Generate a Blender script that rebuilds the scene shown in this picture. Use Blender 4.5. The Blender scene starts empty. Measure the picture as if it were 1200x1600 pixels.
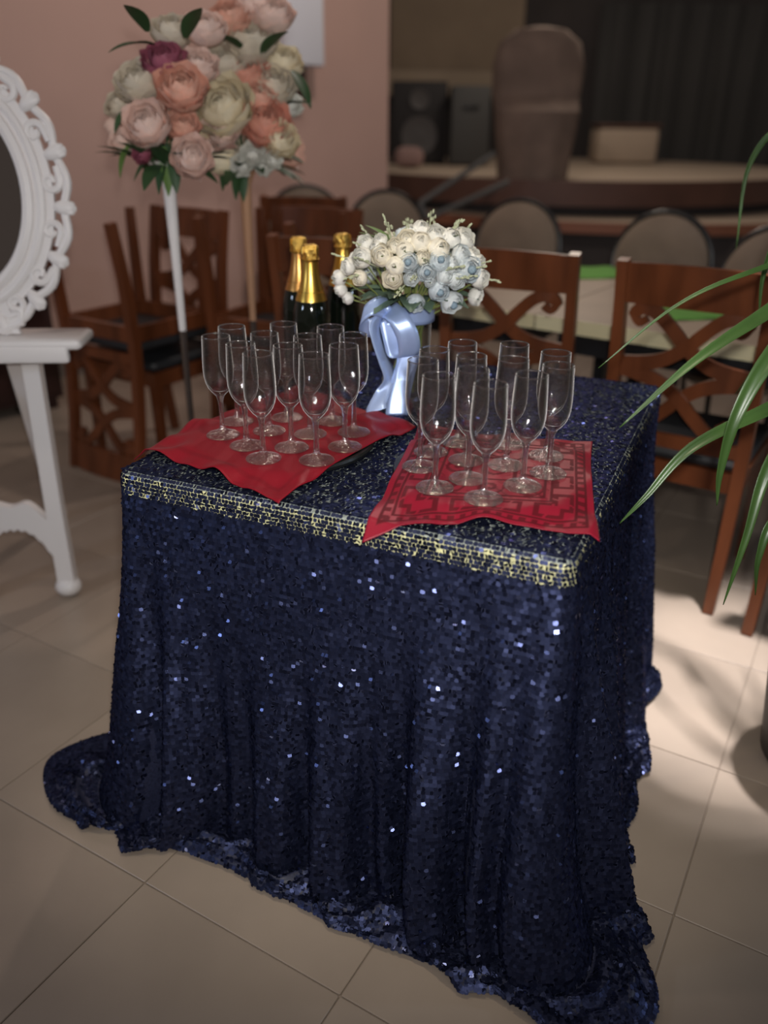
import bpy, math, random
import numpy as np
from mathutils import Vector, Matrix

# ------------------------------------------------------------------ camera
F_PX = 1300.0; PITCH = math.radians(25.3); CAM_H = 1.34; ROLL = math.radians(0.6)
scene = bpy.context.scene
COL = scene.collection
cam_d = bpy.data.cameras.new('camera'); cam = bpy.data.objects.new('camera', cam_d); COL.objects.link(cam)
cam_d.sensor_fit = 'VERTICAL'; cam_d.sensor_height = 36.0; cam_d.sensor_width = 27.0
cam_d.lens = 36.0 * F_PX / 1600.0
cam_d.clip_start = 0.05; cam_d.clip_end = 60
cam_d.dof.use_dof = True
cam_d.dof.focus_distance = 1.48
cam_d.dof.aperture_fstop = (cam_d.lens / 1000.0) / 0.019
cam.matrix_world = (Matrix.Translation((0, 0, CAM_H)) @ Matrix.Rotation(math.pi / 2 - PITCH, 4, 'X')
                    @ Matrix.Rotation(ROLL, 4, 'Z'))
scene.camera = cam

# ------------------------------------------------------------------ world, lamps, exposure
world = bpy.data.worlds.new('world'); scene.world = world; world.use_nodes = True
bg = world.node_tree.nodes['Background']
bg.inputs['Color'].default_value = (1.0, 0.86, 0.78, 1); bg.inputs['Strength'].default_value = 0.07
vs = scene.view_settings
vs.view_transform = 'Standard'; vs.look = 'None'; vs.exposure = 0.5; vs.gamma = 1.0; vs.use_curve_mapping = False

def lamp(name, kind, loc, power, color, size=0.05, aim=None, **kw):
    d = bpy.data.lights.new(name, kind); o = bpy.data.objects.new(name, d); COL.objects.link(o)
    d.energy = power; d.color = color; o.location = loc
    if kind in ('POINT', 'SPOT'): d.shadow_soft_size = size
    if kind == 'AREA': d.size = size
    if aim is not None:
        o.rotation_euler = (Vector(aim) - Vector(loc)).to_track_quat('-Z', 'Y').to_euler()
    for k, v in kw.items(): setattr(d, k, v)
    return o
lamp('flash', 'SPOT', (0.03, -0.02, 1.43), 60.0, (1.0, 0.97, 0.94), 0.022, aim=(0.03, 1.5, 0.92), spot_size=math.radians(92), spot_blend=0.9)
lamp('ceiling_spot_right', 'SPOT', (1.12, 1.9, 2.75), 480.0, (1.0, 0.96, 0.97), 0.06, aim=(0.93, 1.82, 0), spot_size=math.radians(25), spot_blend=0.8)
lamp('ceiling_lamp_table', 'SPOT', (0.0, 0.95, 2.9), 34.0, (1.0, 0.88, 0.66), 0.05, aim=(0.05, 1.55, 0.77), spot_size=math.radians(42), spot_blend=0.6)
lamp('ceiling_lamp_left', 'POINT', (-1.6, 1.4, 2.9), 12.0, (1.0, 0.84, 0.74), 0.06)
lamp('ceiling_lamp_wall', 'POINT', (0.2, 3.9, 2.9), 36.0, (1.0, 0.84, 0.76), 0.06)
for lx, ly in ((-1.3, -0.9), (0.9, -1.2), (-0.2, -2.2)):
    lamp('rear_glint_light', 'POINT', (lx, ly, 2.55), 6.0, (0.92, 0.95, 1.0), 0.05)  # unseen lights added behind the camera for more sequin glints
lamp('cool_glint_light_left', 'POINT', (-2.5, 0.5, 1.5), 16.0, (0.62, 0.76, 1.0), 0.10)  # unseen cool light added for blue glints on the left folds
lamp('cool_glint_light_right', 'POINT', (2.9, 1.3, 1.5), 16.0, (0.66, 0.80, 1.0), 0.10)  # same added light on the right, no fitting there
lamp('ceiling_lamp_stage', 'POINT', (1.5, 7.2, 3.0), 34.0, (1.0, 0.86, 0.72), 0.2)
scene.cycles.use_denoising = True
scene.cycles.sample_clamp_indirect = 6.0
scene.cycles.max_bounces = 16
scene.cycles.transparent_max_bounces = 40
scene.cycles.transmission_bounces = 14
scene.cycles.glossy_bounces = 6

# ------------------------------------------------------------------ helpers: geometry of the place
def ray(u, v):
    x = u - 600.0; y = -(v - 800.0)
    c, s = math.cos(ROLL), math.sin(ROLL)
    x, y = c * x - s * y, s * x + c * y
    return Vector((x, y * math.sin(PITCH) + F_PX * math.cos(PITCH), y * math.cos(PITCH) - F_PX * math.sin(PITCH)))
def at_z(u, v, z):
    d = ray(u, v); t = (z - CAM_H) / d.z; return Vector((d.x * t, d.y * t, z))
def at_y(u, v, y):
    d = ray(u, v); t = y / d.y; return Vector((d.x * t, y, CAM_H + d.z * t))
R = random.Random(7)
def rad(a): return math.radians(a)

# ------------------------------------------------------------------ materials
MATS = {}
def mat(name, color, rough=0.5, metal=0.0, noise=0.0, nscale=8.0, bump=0.0, bscale=60.0, stretch=None, spec=0.5, **kw):
    if name in MATS: return MATS[name]
    m = bpy.data.materials.new(name); m.use_nodes = True; nt = m.node_tree; p = nt.nodes['Principled BSDF']
    p.inputs['Base Color'].default_value = (*color, 1); p.inputs['Roughness'].default_value = rough
    p.inputs['Metallic'].default_value = metal; p.inputs['Specular IOR Level'].default_value = spec
    for k, v in kw.items():
        p.inputs[k.replace('_', ' ')].default_value = v
    if noise or bump:
        tc = nt.nodes.new('ShaderNodeTexCoord'); mp = nt.nodes.new('ShaderNodeMapping')
        nt.links.new(tc.outputs['Object'], mp.inputs['Vector'])
        if stretch: mp.inputs['Scale'].default_value = stretch
    if noise:
        n = nt.nodes.new('ShaderNodeTexNoise'); n.inputs['Scale'].default_value = nscale; n.inputs['Detail'].default_value = 5
        nt.links.new(mp.outputs[0], n.inputs['Vector'])
        r = nt.nodes.new('ShaderNodeValToRGB')
        r.color_ramp.elements[0].position = 0.3; r.color_ramp.elements[1].position = 0.7
        r.color_ramp.elements[0].color = (*[max(0, c * (1 - noise)) for c in color], 1)
        r.color_ramp.elements[1].color = (*[min(1, c * (1 + noise)) for c in color], 1)
        nt.links.new(n.outputs['Fac'], r.inputs['Fac']); nt.links.new(r.outputs['Color'], p.inputs['Base Color'])
    if bump:
        n2 = nt.nodes.new('ShaderNodeTexNoise'); n2.inputs['Scale'].default_value = bscale; n2.inputs['Detail'].default_value = 3
        nt.links.new(mp.outputs[0], n2.inputs['Vector'])
        b = nt.nodes.new('ShaderNodeBump'); b.inputs['Strength'].default_value = bump; b.inputs['Distance'].default_value = 0.01
        nt.links.new(n2.outputs['Fac'], b.inputs['Height']); nt.links.new(b.outputs['Normal'], p.inputs['Normal'])
    MATS[name] = m
    return m
def thin_glass(name, tint, base_gloss=0.04, edge=0.75, sheen=0.5, rough=0.05, solid_part=0.0, ripple=0.0):
    """thin-walled glass: clear straight on, reflective towards the edge, white sheen mixed in at the edge in place of refracted light"""
    m = bpy.data.materials.new(name); m.use_nodes = True; nt = m.node_tree; nt.nodes.clear()
    N_ = nt.nodes.new; L_ = nt.links.new
    out = N_('ShaderNodeOutputMaterial'); mix = N_('ShaderNodeMixShader')
    tr = N_('ShaderNodeBsdfTransparent'); tr.inputs['Color'].default_value = (*tint, 1)
    gl = N_('ShaderNodeBsdfGlossy'); gl.inputs['Roughness'].default_value = rough
    lw = N_('ShaderNodeLayerWeight'); lw.inputs['Blend'].default_value = 0.5
    mr = N_('ShaderNodeMath'); mr.operation = 'POWER'; mr.inputs[1].default_value = 3.0
    ma = N_('ShaderNodeMath'); ma.operation = 'MULTIPLY_ADD'; ma.inputs[1].default_value = edge; ma.inputs[2].default_value = base_gloss
    L_(lw.outputs['Facing'], mr.inputs[0]); L_(mr.outputs[0], ma.inputs[0])
    L_(ma.outputs[0], mix.inputs['Fac']); L_(gl.outputs[0], mix.inputs[2])
    if ripple:
        tc = N_('ShaderNodeTexCoord'); nz = N_('ShaderNodeTexNoise'); nz.inputs['Scale'].default_value = 130; b = N_('ShaderNodeBump')
        b.inputs['Strength'].default_value = ripple; b.inputs['Distance'].default_value = 0.004
        L_(tc.outputs['Object'], nz.inputs['Vector']); L_(nz.outputs['Fac'], b.inputs['Height']); L_(b.outputs['Normal'], gl.inputs['Normal'])
    if solid_part:
        g2 = N_('ShaderNodeBsdfGlass'); g2.inputs['IOR'].default_value = 1.45; g2.inputs['Roughness'].default_value = 0.02
        m2 = N_('ShaderNodeMixShader'); m2.inputs['Fac'].default_value = solid_part
        if ripple: L_(b.outputs['Normal'], g2.inputs['Normal'])
        L_(tr.outputs[0], m2.inputs[1]); L_(g2.outputs[0], m2.inputs[2]); L_(m2.outputs[0], mix.inputs[1])
    else: L_(tr.outputs[0], mix.inputs[1])
    sh = N_('ShaderNodeBsdfSheen'); sh.inputs['Roughness'].default_value = 0.35; sh.inputs['Color'].default_value = (1, 0.97, 0.97, 1)  # white edge sheen stands in for light bent through the glass
    m3 = N_('ShaderNodeMixShader'); p2 = N_('ShaderNodeMath'); p2.operation = 'POWER'; p2.inputs[1].default_value = 2.0
    sm_ = N_('ShaderNodeMath'); sm_.operation = 'MULTIPLY'; sm_.inputs[1].default_value = sheen
    L_(lw.outputs['Facing'], p2.inputs[0]); L_(p2.outputs[0], sm_.inputs[0]); L_(sm_.outputs[0], m3.inputs['Fac'])
    L_(mix.outputs[0], m3.inputs[1]); L_(sh.outputs[0], m3.inputs[2]); L_(m3.outputs[0], out.inputs['Surface'])
    return m

WOOD = mat('chair_wood', (0.14, 0.042, 0.0155), 0.30, noise=0.35, nscale=14, stretch=(1, 1, 0.12), bump=0.05, bscale=40)
PAD = mat('black_vinyl', (0.022, 0.024, 0.027), 0.5, bump=0.08, bscale=120)
WHITE = mat('white_painted_wood', (0.78, 0.75, 0.74), 0.42, bump=0.06, bscale=50)
TILE = mat('beige_floor_tile', (0.335, 0.27, 0.215), 0.36, noise=0.14, nscale=2.2, bump=0.02, bscale=18)
GROUT = mat('floor_grout', (0.27, 0.217, 0.172), 0.8, noise=0.1)
PINK = mat('pink_plaster_wall', (0.62, 0.41, 0.345), 0.75, noise=0.05, nscale=1.5, bump=0.05, bscale=90)
DARKWALL = mat('dark_stage_wall', (0.05, 0.042, 0.04), 0.8, noise=0.3, nscale=1.2)
SKIRT = mat('grey_baseboard', (0.30, 0.27, 0.25), 0.5)
BLACK = mat('black_metal', (0.012, 0.012, 0.013), 0.38)
TAUPE = mat('taupe_upholstery', (0.20, 0.152, 0.112), 0.8, noise=0.12, nscale=9, bump=0.1, bscale=200)
TABLETOP = mat('tan_tabletop', (0.44, 0.345, 0.255), 0.45, noise=0.08, nscale=5)
TABLEEDGE = mat('cream_table_edge', (0.72, 0.66, 0.42), 0.5)
GREEN = mat('green_napkin_cloth', (0.15, 0.42, 0.07), 0.8)
STEM_GLASS = thin_glass('stem_glass', (0.985, 0.98, 0.98), 0.08, 0.4, 0.35, 0.06, 0.5, 0.5)
BOWL_GLASS = thin_glass('bowl_glass', (0.99, 0.988, 0.99), 0.11, 0.6, 0.95, 0.075, 0.0, 0.3)
FOOT_GLASS = thin_glass('foot_glass', (0.985, 0.98, 0.98), 0.20, 0.14, 0.08, 0.16, 0.0, 1.0)
VASE_GLASS = thin_glass('vase_glass', (0.93, 0.95, 0.93), 0.05, 0.7)

# ------------------------------------------------------------------ object helpers
def tag(o, label=None, cat=None, group=None, kind=None):
    if label: o['label'] = label
    if cat: o['category'] = cat
    if group: o['group'] = group
    if kind: o['kind'] = kind
    return o
def empty(name, loc, rz=0.0):
    o = bpy.data.objects.new(name, None); COL.objects.link(o)
    o.location = loc; o.rotation_euler = (0, 0, rz); o.empty_display_size = 0.05
    return o
def rot_to(d):
    return Vector(d).to_track_quat('Z', 'Y').to_matrix()

class MB:
    def __init__(self): self.v = []; self.f = []
    def add(self, vs_, fs_):
        n = len(self.v); self.v += [tuple(p) for p in vs_]; self.f += [tuple(i + n for i in f) for f in fs_]; return self
    def box(self, c, s, m=None):
        x, y, z = s[0] / 2, s[1] / 2, s[2] / 2
        pts = [Vector(p) for p in ((-x, -y, -z), (x, -y, -z), (x, y, -z), (-x, y, -z), (-x, -y, z), (x, -y, z), (x, y, z), (-x, y, z))]
        if m is not None: pts = [m @ p for p in pts]
        pts = [p + Vector(c) for p in pts]
        return self.add(pts, [(0, 3, 2, 1), (4, 5, 6, 7), (0, 1, 5, 4), (1, 2, 6, 5), (2, 3, 7, 6), (3, 0, 4, 7)])
    def rbox(self, c, s, r=0.01, seg=3):
        """rounded slab: rounded-rectangle outline with softened top and bottom"""
        x, y, z = s[0] / 2, s[1] / 2, s[2] / 2; r = min(r, x, y); rows = []
        rr = min(r, z)
        for dz, ins in ((-z, rr), (-z + rr * 0.4, rr * 0.2), (-z + rr, 0), (z - rr, 0), (z - rr * 0.4, rr * 0.2), (z, rr)):
            ring = []
            for cx, cy, a0 in ((x - r, y - r, 0), (-x + r, y - r, 90), (-x + r, -y + r, 180), (x - r, -y + r, 270)):
                for k in range(seg + 1):
                    a = rad(a0 + 90 * k / seg); q = max(r - ins, 0.0005)
                    ring.append((c[0] + cx + q * math.cos(a), c[1] + cy + q * math.sin(a), c[2] + dz))
            rows.append(ring)
        return self.rings(rows, True)
    def rings(self, rows, caps=True, closed=True):
        n = len(rows[0]); vs_ = [p for r in rows for p in r]; fs_ = []
        for i in range(len(rows) - 1):
            for j in range(n if closed else n - 1):
                k = (j + 1) % n
                fs_.append((i * n + j, i * n + k, (i + 1) * n + k, (i + 1) * n + j))
        if caps:
            fs_.append(tuple(range(n - 1, -1, -1))); fs_.append(tuple((len(rows) - 1) * n + j for j in range(n)))
        return self.add(vs_, fs_)
    def lathe(self, prof, n=24, c=(0, 0, 0), caps=True):
        rows = [[(c[0] + r * math.cos(2 * math.pi * k / n), c[1] + r * math.sin(2 * math.pi * k / n), c[2] + z) for k in range(n)] for r, z in prof]
        return self.rings(rows, caps)
    def tube(self, path, r, n=8, rect=None, up=(0, 0, 1), caps=True):
        """sweep along a path; r number or list; rect=(w,h) or list of them for a rectangular section"""
        P = [Vector(p) for p in path]; rows = []
        U = Vector(up)
        for i, p in enumerate(P):
            t = (P[min(i + 1, len(P) - 1)] - P[max(i - 1, 0)]).normalized()
            a = t.cross(U)
            if a.length < 1e-4: a = t.cross(Vector((1, 0, 0)))
            a.normalize(); b = a.cross(t).normalized()
            if rect is not None:
                w, h = rect[i] if isinstance(rect, list) else rect
                rows.append([p + a * (sx * w / 2) + b * (sy * h / 2) for sx, sy in ((-1, -1), (1, -1), (1, 1), (-1, 1))])
            else:
                q = r[i] if isinstance(r, (list, tuple)) else r
                rows.append([p + a * (q * math.cos(2 * math.pi * k / n)) + b * (q * math.sin(2 * math.pi * k / n)) for k in range(n)])
        return self.rings(rows, caps)
    def ball(self, c, s, m=None, nu=12, nv=8):
        rows = []
        for i in range(1, nv):
            th = math.pi * i / nv; ring = []
            for k in range(nu):
                ph = 2 * math.pi * k / nu
                p = Vector((s[0] * math.sin(th) * math.cos(ph), s[1] * math.sin(th) * math.sin(ph), -s[2] * math.cos(th)))
                if m is not None: p = m @ p
                ring.append(p + Vector(c))
            rows.append(ring)
        return self.rings(rows, True)
    def grid(self, rows):
        return self.rings(rows, False, False)
    def mesh(self, name, m, smooth=True):
        me = bpy.data.meshes.new(name); me.from_pydata(self.v, [], self.f); me.update()
        if smooth:
            me.polygons.foreach_set('use_smooth', [True] * len(me.polygons)); me.set_sharp_from_angle(angle=rad(38))
        if m is not None: me.materials.append(m)
        return me
    def build(self, name, m, parent=None, smooth=True, loc=None):
        return link(self.mesh(name, m, smooth), name, parent, loc)
def link(me, name, parent=None, loc=None, rot=None, sc=None):
    o = bpy.data.objects.new(name, me); COL.objects.link(o)
    if parent is not None: o.parent = parent
    if loc is not None: o.location = loc
    if rot is not None: o.rotation_euler = rot
    if sc is not None: o.scale = (sc, sc, sc) if not hasattr(sc, '__len__') else sc
    return o
def copy_tree(o, parent=None):
    c = o.copy(); COL.objects.link(c); c.parent = parent
    for ch in list(o.children): copy_tree(ch, c)
    return c
def bez(p0, p1, p2, p3, n):
    p0, p1, p2, p3 = map(Vector, (p0, p1, p2, p3)); out = []
    for i in range(n + 1):
        t = i / n; s = 1 - t
        out.append(p0 * s ** 3 + p1 * 3 * s * s * t + p2 * 3 * s * t * t + p3 * t ** 3)
    return out
def crom(pts, n=8):
    P = [Vector(p) for p in pts]; P = [P[0] * 2 - P[1]] + P + [P[-1] * 2 - P[-2]]; out = []
    for i in range(1, len(P) - 2):
        for k in range(n):
            t = k / n; a, b, c, d = P[i - 1], P[i], P[i + 1], P[i + 2]
            out.append(0.5 * ((2 * b) + (c - a) * t + (2 * a - 5 * b + 4 * c - d) * t * t + (3 * b - a - 3 * c + d) * t ** 3))
    out.append(P[-2]); return out

# ------------------------------------------------------------------ structure: floor, walls
ROWA = rad(-30)                                     # direction of the rows of tables, chairs and tiles
fl = MB().box((0.5, 4.0, -0.0535), (16, 16, 0.1)).build('floor', GROUT, None, False); tag(fl, kind='structure')
ts = 0.45
tm = MB().rbox((0, 0, -0.0075), (ts - 0.002, ts - 0.002, 0.016), 0.002, 1).mesh('floor_tile', TILE, False)
cells = []
for i in range(-16, 20):
    for j in range(-12, 22):
        x = (i + 0.35) * ts; y = (j + 0.2) * ts
        wx = x * math.cos(ROWA) - y * math.sin(ROWA); wy = x * math.sin(ROWA) + y * math.cos(ROWA)
        if -3.2 < wx < 3.6 and 0.2 < wy < 8.2 and abs(wx) < 0.62 * wy + 1.0: cells.append((math.hypot(wx, wy - 1), wx, wy))
cells.sort()
far = MB(); MM = Matrix.Rotation(ROWA, 3, 'Z')
for k, (d, wx, wy) in enumerate(cells):
    if k < 190:
        o = link(tm, 'floor_tile', fl, (wx, wy, 0)); o.rotation_euler = (0, 0, ROWA)
    else: far.box((wx, wy, -0.0075), (ts - 0.002, ts - 0.002, 0.016), MM)
o = far.build('floor_tiling', TILE, fl, False); tag(o, kind='stuff')

# pink wall runs away to the corner where the stage room opens
W0 = Vector((-4.6, 1.9, 0)); W1 = Vector((0.0, 6.35, 0))
wd = (W1 - W0); wl = wd.length; wang = math.atan2(wd.y, wd.x); wn = Vector((math.sin(wang), -math.cos(wang), 0))
mid = (W0 + W1) / 2 - wn * 0.1
tag(MB().box((mid.x, mid.y, 1.65), (wl, 0.2, 3.3), Matrix.Rotation(wang, 3, 'Z')).build('wall_left', PINK, None, False), kind='structure')
m2 = (W0 + W1) / 2 + wn * 0.008
tag(MB().box((m2.x, m2.y, 0.05), (wl, 0.016, 0.1), Matrix.Rotation(wang, 3, 'Z')).build('baseboard_left', SKIRT, None, False), kind='structure')
tag(MB().box((2.5, 11.6, 1.7), (15, 0.2, 3.4)).build('wall_back', DARKWALL, None, False), kind='structure')

# ------------------------------------------------------------------ sequin-covered table
TH = 0.765; TANG = rad(-23.6); TW, TD = 0.815, 0.965
TA = at_z(184, 738, TH)
E1 = Vector((math.cos(TANG), math.sin(TANG), 0)); E2 = Vector((-math.sin(TANG), math.cos(TANG), 0))
TA = Vector((TA.x, TA.y, 0))
def tl(a, b, z=0.0): return TA + E1 * a + E2 * b + Vector((0, 0, z))
def table_ab(x, y):
    d = Vector((x, y, 0)) - TA; return d.dot(E1), d.dot(E2)
tb = empty('square_table', tl(TW / 2, TD / 2), TANG)
tag(tb, 'square dining table hidden under the navy sequin cloth', 'table')
MB().rbox((0, 0, TH - 0.028), (TW - 0.03, TD - 0.03, 0.03), 0.02).build('table_top', WOOD, tb)
for sx in (-1, 1):
    for sy in (-1, 1):
        MB().tube([(sx * (TW / 2 - 0.07), sy * (TD / 2 - 0.07), 0.003), (sx * (TW / 2 - 0.07), sy * (TD / 2 - 0.07), TH - 0.043)], 0, rect=[(0.04, 0.04), (0.055, 0.055)], up=(0, 1, 0)).build('leg', WOOD, tb, False)

# --- cloth surface as a grid: columns along the perimeter, rows down the drop
rng = np.random.default_rng(11)
rc = 0.022
segs = []      # (start a,b) (dir) length ; perimeter order: back-left -> front-left -> front-right -> back-right -> back-left
def perim(ds):
    pts = []; nrm = []; pos = []
    corners = [(0, TD), (0, 0), (TW, 0), (TW, TD)]
    nm = [(-1, 0), (0, -1), (1, 0), (0, 1)]
    for k in range(4):
        a = np.array(corners[k], float); b = np.array(corners[(k + 1) % 4], float)
        L = np.linalg.norm(b - a); d = (b - a) / L; n = np.array(nm[k], float)
        m = int((L - 2 * rc) / ds)
        for i in range(m):
            f = (rc + (L - 2 * rc) * i / m); pts.append(a + d * f); nrm.append(n); pos.append(k + f / L)
        n2 = np.array(nm[(k + 1) % 4], float); cc = b - n * rc - n2 * rc; q = 12
        for i in range(q):
            t = math.pi / 2 * i / q; nn = n * math.cos(t) + n2 * math.sin(t)
            pts.append(cc + nn * rc); nrm.append(nn); pos.append(k + (L - rc + 2 * rc * i / q) / L)
    return np.array(pts), np.array(nrm), np.array(pos)
pp, pn, ps = perim(0.006)
ps = np.where(ps >= 4, ps - 4 + 0.0, ps)
e1 = np.array(E1[:2]); e2 = np.array(E2[:2]); ta = np.array(TA[:2])
PW = ta + pp[:, :1] * e1 + pp[:, 1:] * e2           # world xy of the table's edge
NW = pn[:, :1] * e1 + pn[:, 1:] * e2
def fp(u, v): p = at_z(u, v, 0.012); return np.array((p.x, p.y))
def tp(k, f, out):                                   # table side k at fraction f pushed outwards
    i = int(np.argmin(np.abs(ps - (k + f)))); return PW[i] + NW[i] * out
keys = [(0.0, tp(0, .02, .10)), (0.45, tp(0, .45, .10)), (0.74, tp(0, .74, .11)), (0.83, fp(110, 1160)), (0.90, fp(58, 1188)), (0.99, fp(78, 1268)), (1.06, fp(150, 1290)),
        (1.16, fp(225, 1310)), (1.3, fp(350, 1350)), (1.45, fp(470, 1418)), (1.6, fp(600, 1480)), (1.75, fp(740, 1530)),
        (1.88, fp(880, 1590)), (1.98, fp(1030, 1625)), (2.06, fp(1030, 1530)), (2.16, fp(975, 1430)), (2.3, fp(953, 1350)), (2.42, fp(962, 1322)),
        (2.55, fp(1000, 1262)), (2.72, fp(988, 1208)), (2.86, fp(955, 1182)), (2.97, tp(2, .97, .08)), (3.1, tp(3, .1, .12)), (3.5, tp(3, .5, .12)), (3.95, tp(3, .95, .14)), (4.0, tp(0, .02, .16))]
kx = np.array([k[0] for k in keys]); kv = np.array([k[1] for k in keys])
FO = np.stack([np.interp(ps, kx, kv[:, 0]), np.interp(ps, kx, kv[:, 1])], 1)
def smooth_loop(a, n):
    for _ in range(n): a = (np.roll(a, 1, 0) + 2 * a + np.roll(a, -1, 0)) / 4
    return a
FO = smooth_loop(FO, 60)
flare = np.interp(ps, [0, .5, .85, 1.0, 1.12, 1.3, 1.8, 1.95, 2.05, 2.3, 2.7, 2.95, 3.2, 4], [.05, .06, .07, .08, .07, .05, .055, .10, .11, .06, .05, .03, .05, .06])
S = len(ps); sarc = np.concatenate([[0], np.cumsum(np.linalg.norm(np.diff(PW, axis=0), axis=1))])
fold = np.zeros(S)
for kf, am, ph in ((62, .45, .4), (36, .75, 1.9), (97, .34, 2.7), (21, .55, 0.3)):
    fold += am * np.sin(kf * sarc + ph + 1.3 * np.sin(3.1 * sarc + ph))
fold /= 1.35
corner = np.minimum.reduce([np.abs(ps - c) for c in (0, 1, 2, 3, 4)])
rowsP = []; rowsL = []
re_ = 0.014
base = TH + 0.004
for th in np.linspace(0, math.pi / 2, 6):            # rolled edge
    out = -re_ + re_ * math.sin(th) + 0.004; z = base - re_ + re_ * math.cos(th)
    rowsP.append(np.column_stack([PW + NW * out, np.full(S, z)]))
nq = 52
Cn = None
for q in np.linspace(0.02, 1, nq):
    z = (base - re_) * (1 - q) + 0.012 * q
    lean = 0.30 * q * q * np.interp(ps, [0, 1.2, 1.6, 2.0, 2.2, 4], [0, 0, .12, .10, 0, 0])      # folds sweep towards the near right corner
    amp = 0.004 + 0.046 * q
    amp = amp * np.interp(ps, [0, .9, 1.1, 1.4, 1.6, 1.95, 2.1, 4], [1, 1.2, 1.1, .8, 1.3, 1.5, 1, 1])
    ff = np.interp(sarc - 0.25 * lean * q, sarc, fold)
    # folds start lower on the smooth middle of the front
    st = np.clip((q - np.interp(ps, [0, 1, 1.12, 1.35, 1.55, 1.8, 2, 2.1, 4], [0, 0, .10, .30, .25, .1, 0, 0, 0])) / 0.5, 0, 1)
    out = 0.004 + flare * q ** 1.35 + amp * ff * st + 0.010 * q
    xy = PW + NW * out[:, None]
    if q > 0.8:
        w = ((q - 0.8) / 0.2) ** 2 * 0.35
        d = FO - xy; xy = xy + d * w * np.clip(np.linalg.norm(d, axis=1) / .12, 0, 1)[:, None] * 0.35
    rowsP.append(np.column_stack([xy, np.full(S, z)]))
Cn = rowsP[-1][:, :2]
dv = FO - Cn; dl = np.linalg.norm(dv, axis=1)
outw = (dv * NW).sum(1)
FO2 = np.where((outw < 0.03)[:, None], Cn + NW * 0.035 + (dv - NW * outw[:, None]) * 0.8, FO)
for w in np.linspace(0.06, 1, 20):                   # puddle on the floor
    xy = Cn + (FO2 - Cn) * w
    rip = 0.5 + 0.5 * np.sin(46 * sarc + 5 * w + 2 * np.sin(7 * sarc)) * np.sin(23 * sarc + 9 * w)
    z = 0.012 + 0.026 * rip * math.sin(math.pi * min(1, w * 1.0)) ** 0.8 + 0.006 * (1 - w)
    rowsP.append(np.column_stack([xy, z]))
G = np.stack(rowsP)                                   # rows x S x 3
G[..., 2] = np.maximum(G[..., 2], 0.008)
NR = G.shape[0]
# fabric mesh
topc = [ta + e1 * a + e2 * b for a, b in ((0, 0),)]
verts = G.reshape(-1, 3)
idx = np.arange(NR * S).reshape(NR, S); nx = np.roll(idx, -1, 1)
quads = np.stack([idx[:-1], idx[1:], nx[1:], nx[:-1]], -1).reshape(-1, 4)
def np_mesh(name, v, faces_n, m, smooth=True):
    k = faces_n.shape[1]; me = bpy.data.meshes.new(name)
    me.vertices.add(len(v)); me.vertices.foreach_set('co', np.ascontiguousarray(v, dtype=np.float32).ravel())
    me.loops.add(faces_n.size); me.loops.foreach_set('vertex_index', np.ascontiguousarray(faces_n, dtype=np.int32).ravel())
    me.polygons.add(len(faces_n)); me.polygons.foreach_set('loop_start', np.arange(0, faces_n.size, k, dtype=np.int32))
    me.update(calc_edges=True); me.validate()
    me.polygons.foreach_set('use_smooth', np.full(len(faces_n), smooth))
    if m is not None: me.materials.append(m)
    return me
# top plate of the cloth closes the grid: fan from the centre
vc = np.array([[*(ta + e1 * TW / 2 + e2 * TD / 2), base]])
verts2 = np.vstack([verts, vc]); ci = len(verts)
tri = np.stack([np.full(S, ci), idx[0], nx[0]], -1)
quads = np.vstack([quads, np.column_stack([tri, tri[:, :1]])[:0]]) if False else quads

FABRIC = mat('navy_mesh_ground', (0.020, 0.024, 0.055), 0.5, noise=0.4, nscale=240)
SEQ = bpy.data.materials.new('navy_sequins'); SEQ.use_nodes = True
_nt = SEQ.node_tree; _p = _nt.nodes['Principled BSDF']
_p.inputs['Metallic'].default_value = 0.85; _p.inputs['Roughness'].default_value = 0.24; _p.inputs['Specular IOR Level'].default_value = 0.6
_p.inputs['Specular Tint'].default_value = (0.16, 0.20, 0.38, 1)
_at = _nt.nodes.new('ShaderNodeAttribute'); _at.attribute_name = 'tone'
_a2 = _nt.nodes.new('ShaderNodeAttribute'); _a2.attribute_name = 'matte'; _nt.links.new(_a2.outputs['Fac'], _p.inputs['Roughness'])
_rp = _nt.nodes.new('ShaderNodeValToRGB')
_rp.color_ramp.elements[0].color = (0.017, 0.021, 0.047, 1); _rp.color_ramp.elements[1].color = (0.048, 0.058, 0.125, 1)
_nt.links.new(_at.outputs['Fac'], _rp.inputs['Fac']); _nt.links.new(_rp.outputs['Color'], _p.inputs['Base Color'])

cloth = empty('sequin_tablecloth', tl(0, 0, 0))
tag(cloth, 'navy blue sequin tablecloth draped to the floor over the square table', 'tablecloth')
CL = np.array([TA.x, TA.y, 0.0])
fab = bpy.data.meshes.new('fabric')
faces = [tuple(int(i) for i in q) for q in quads] + [tuple(int(i) for i in t) for t in tri]
fab.from_pydata([tuple(p) for p in (verts2 - CL)], [], faces); fab.update()
fab.polygons.foreach_set('use_smooth', [True] * len(fab.polygons)); fab.materials.append(FABRIC)
link(fab, 'fabric', cloth)

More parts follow.
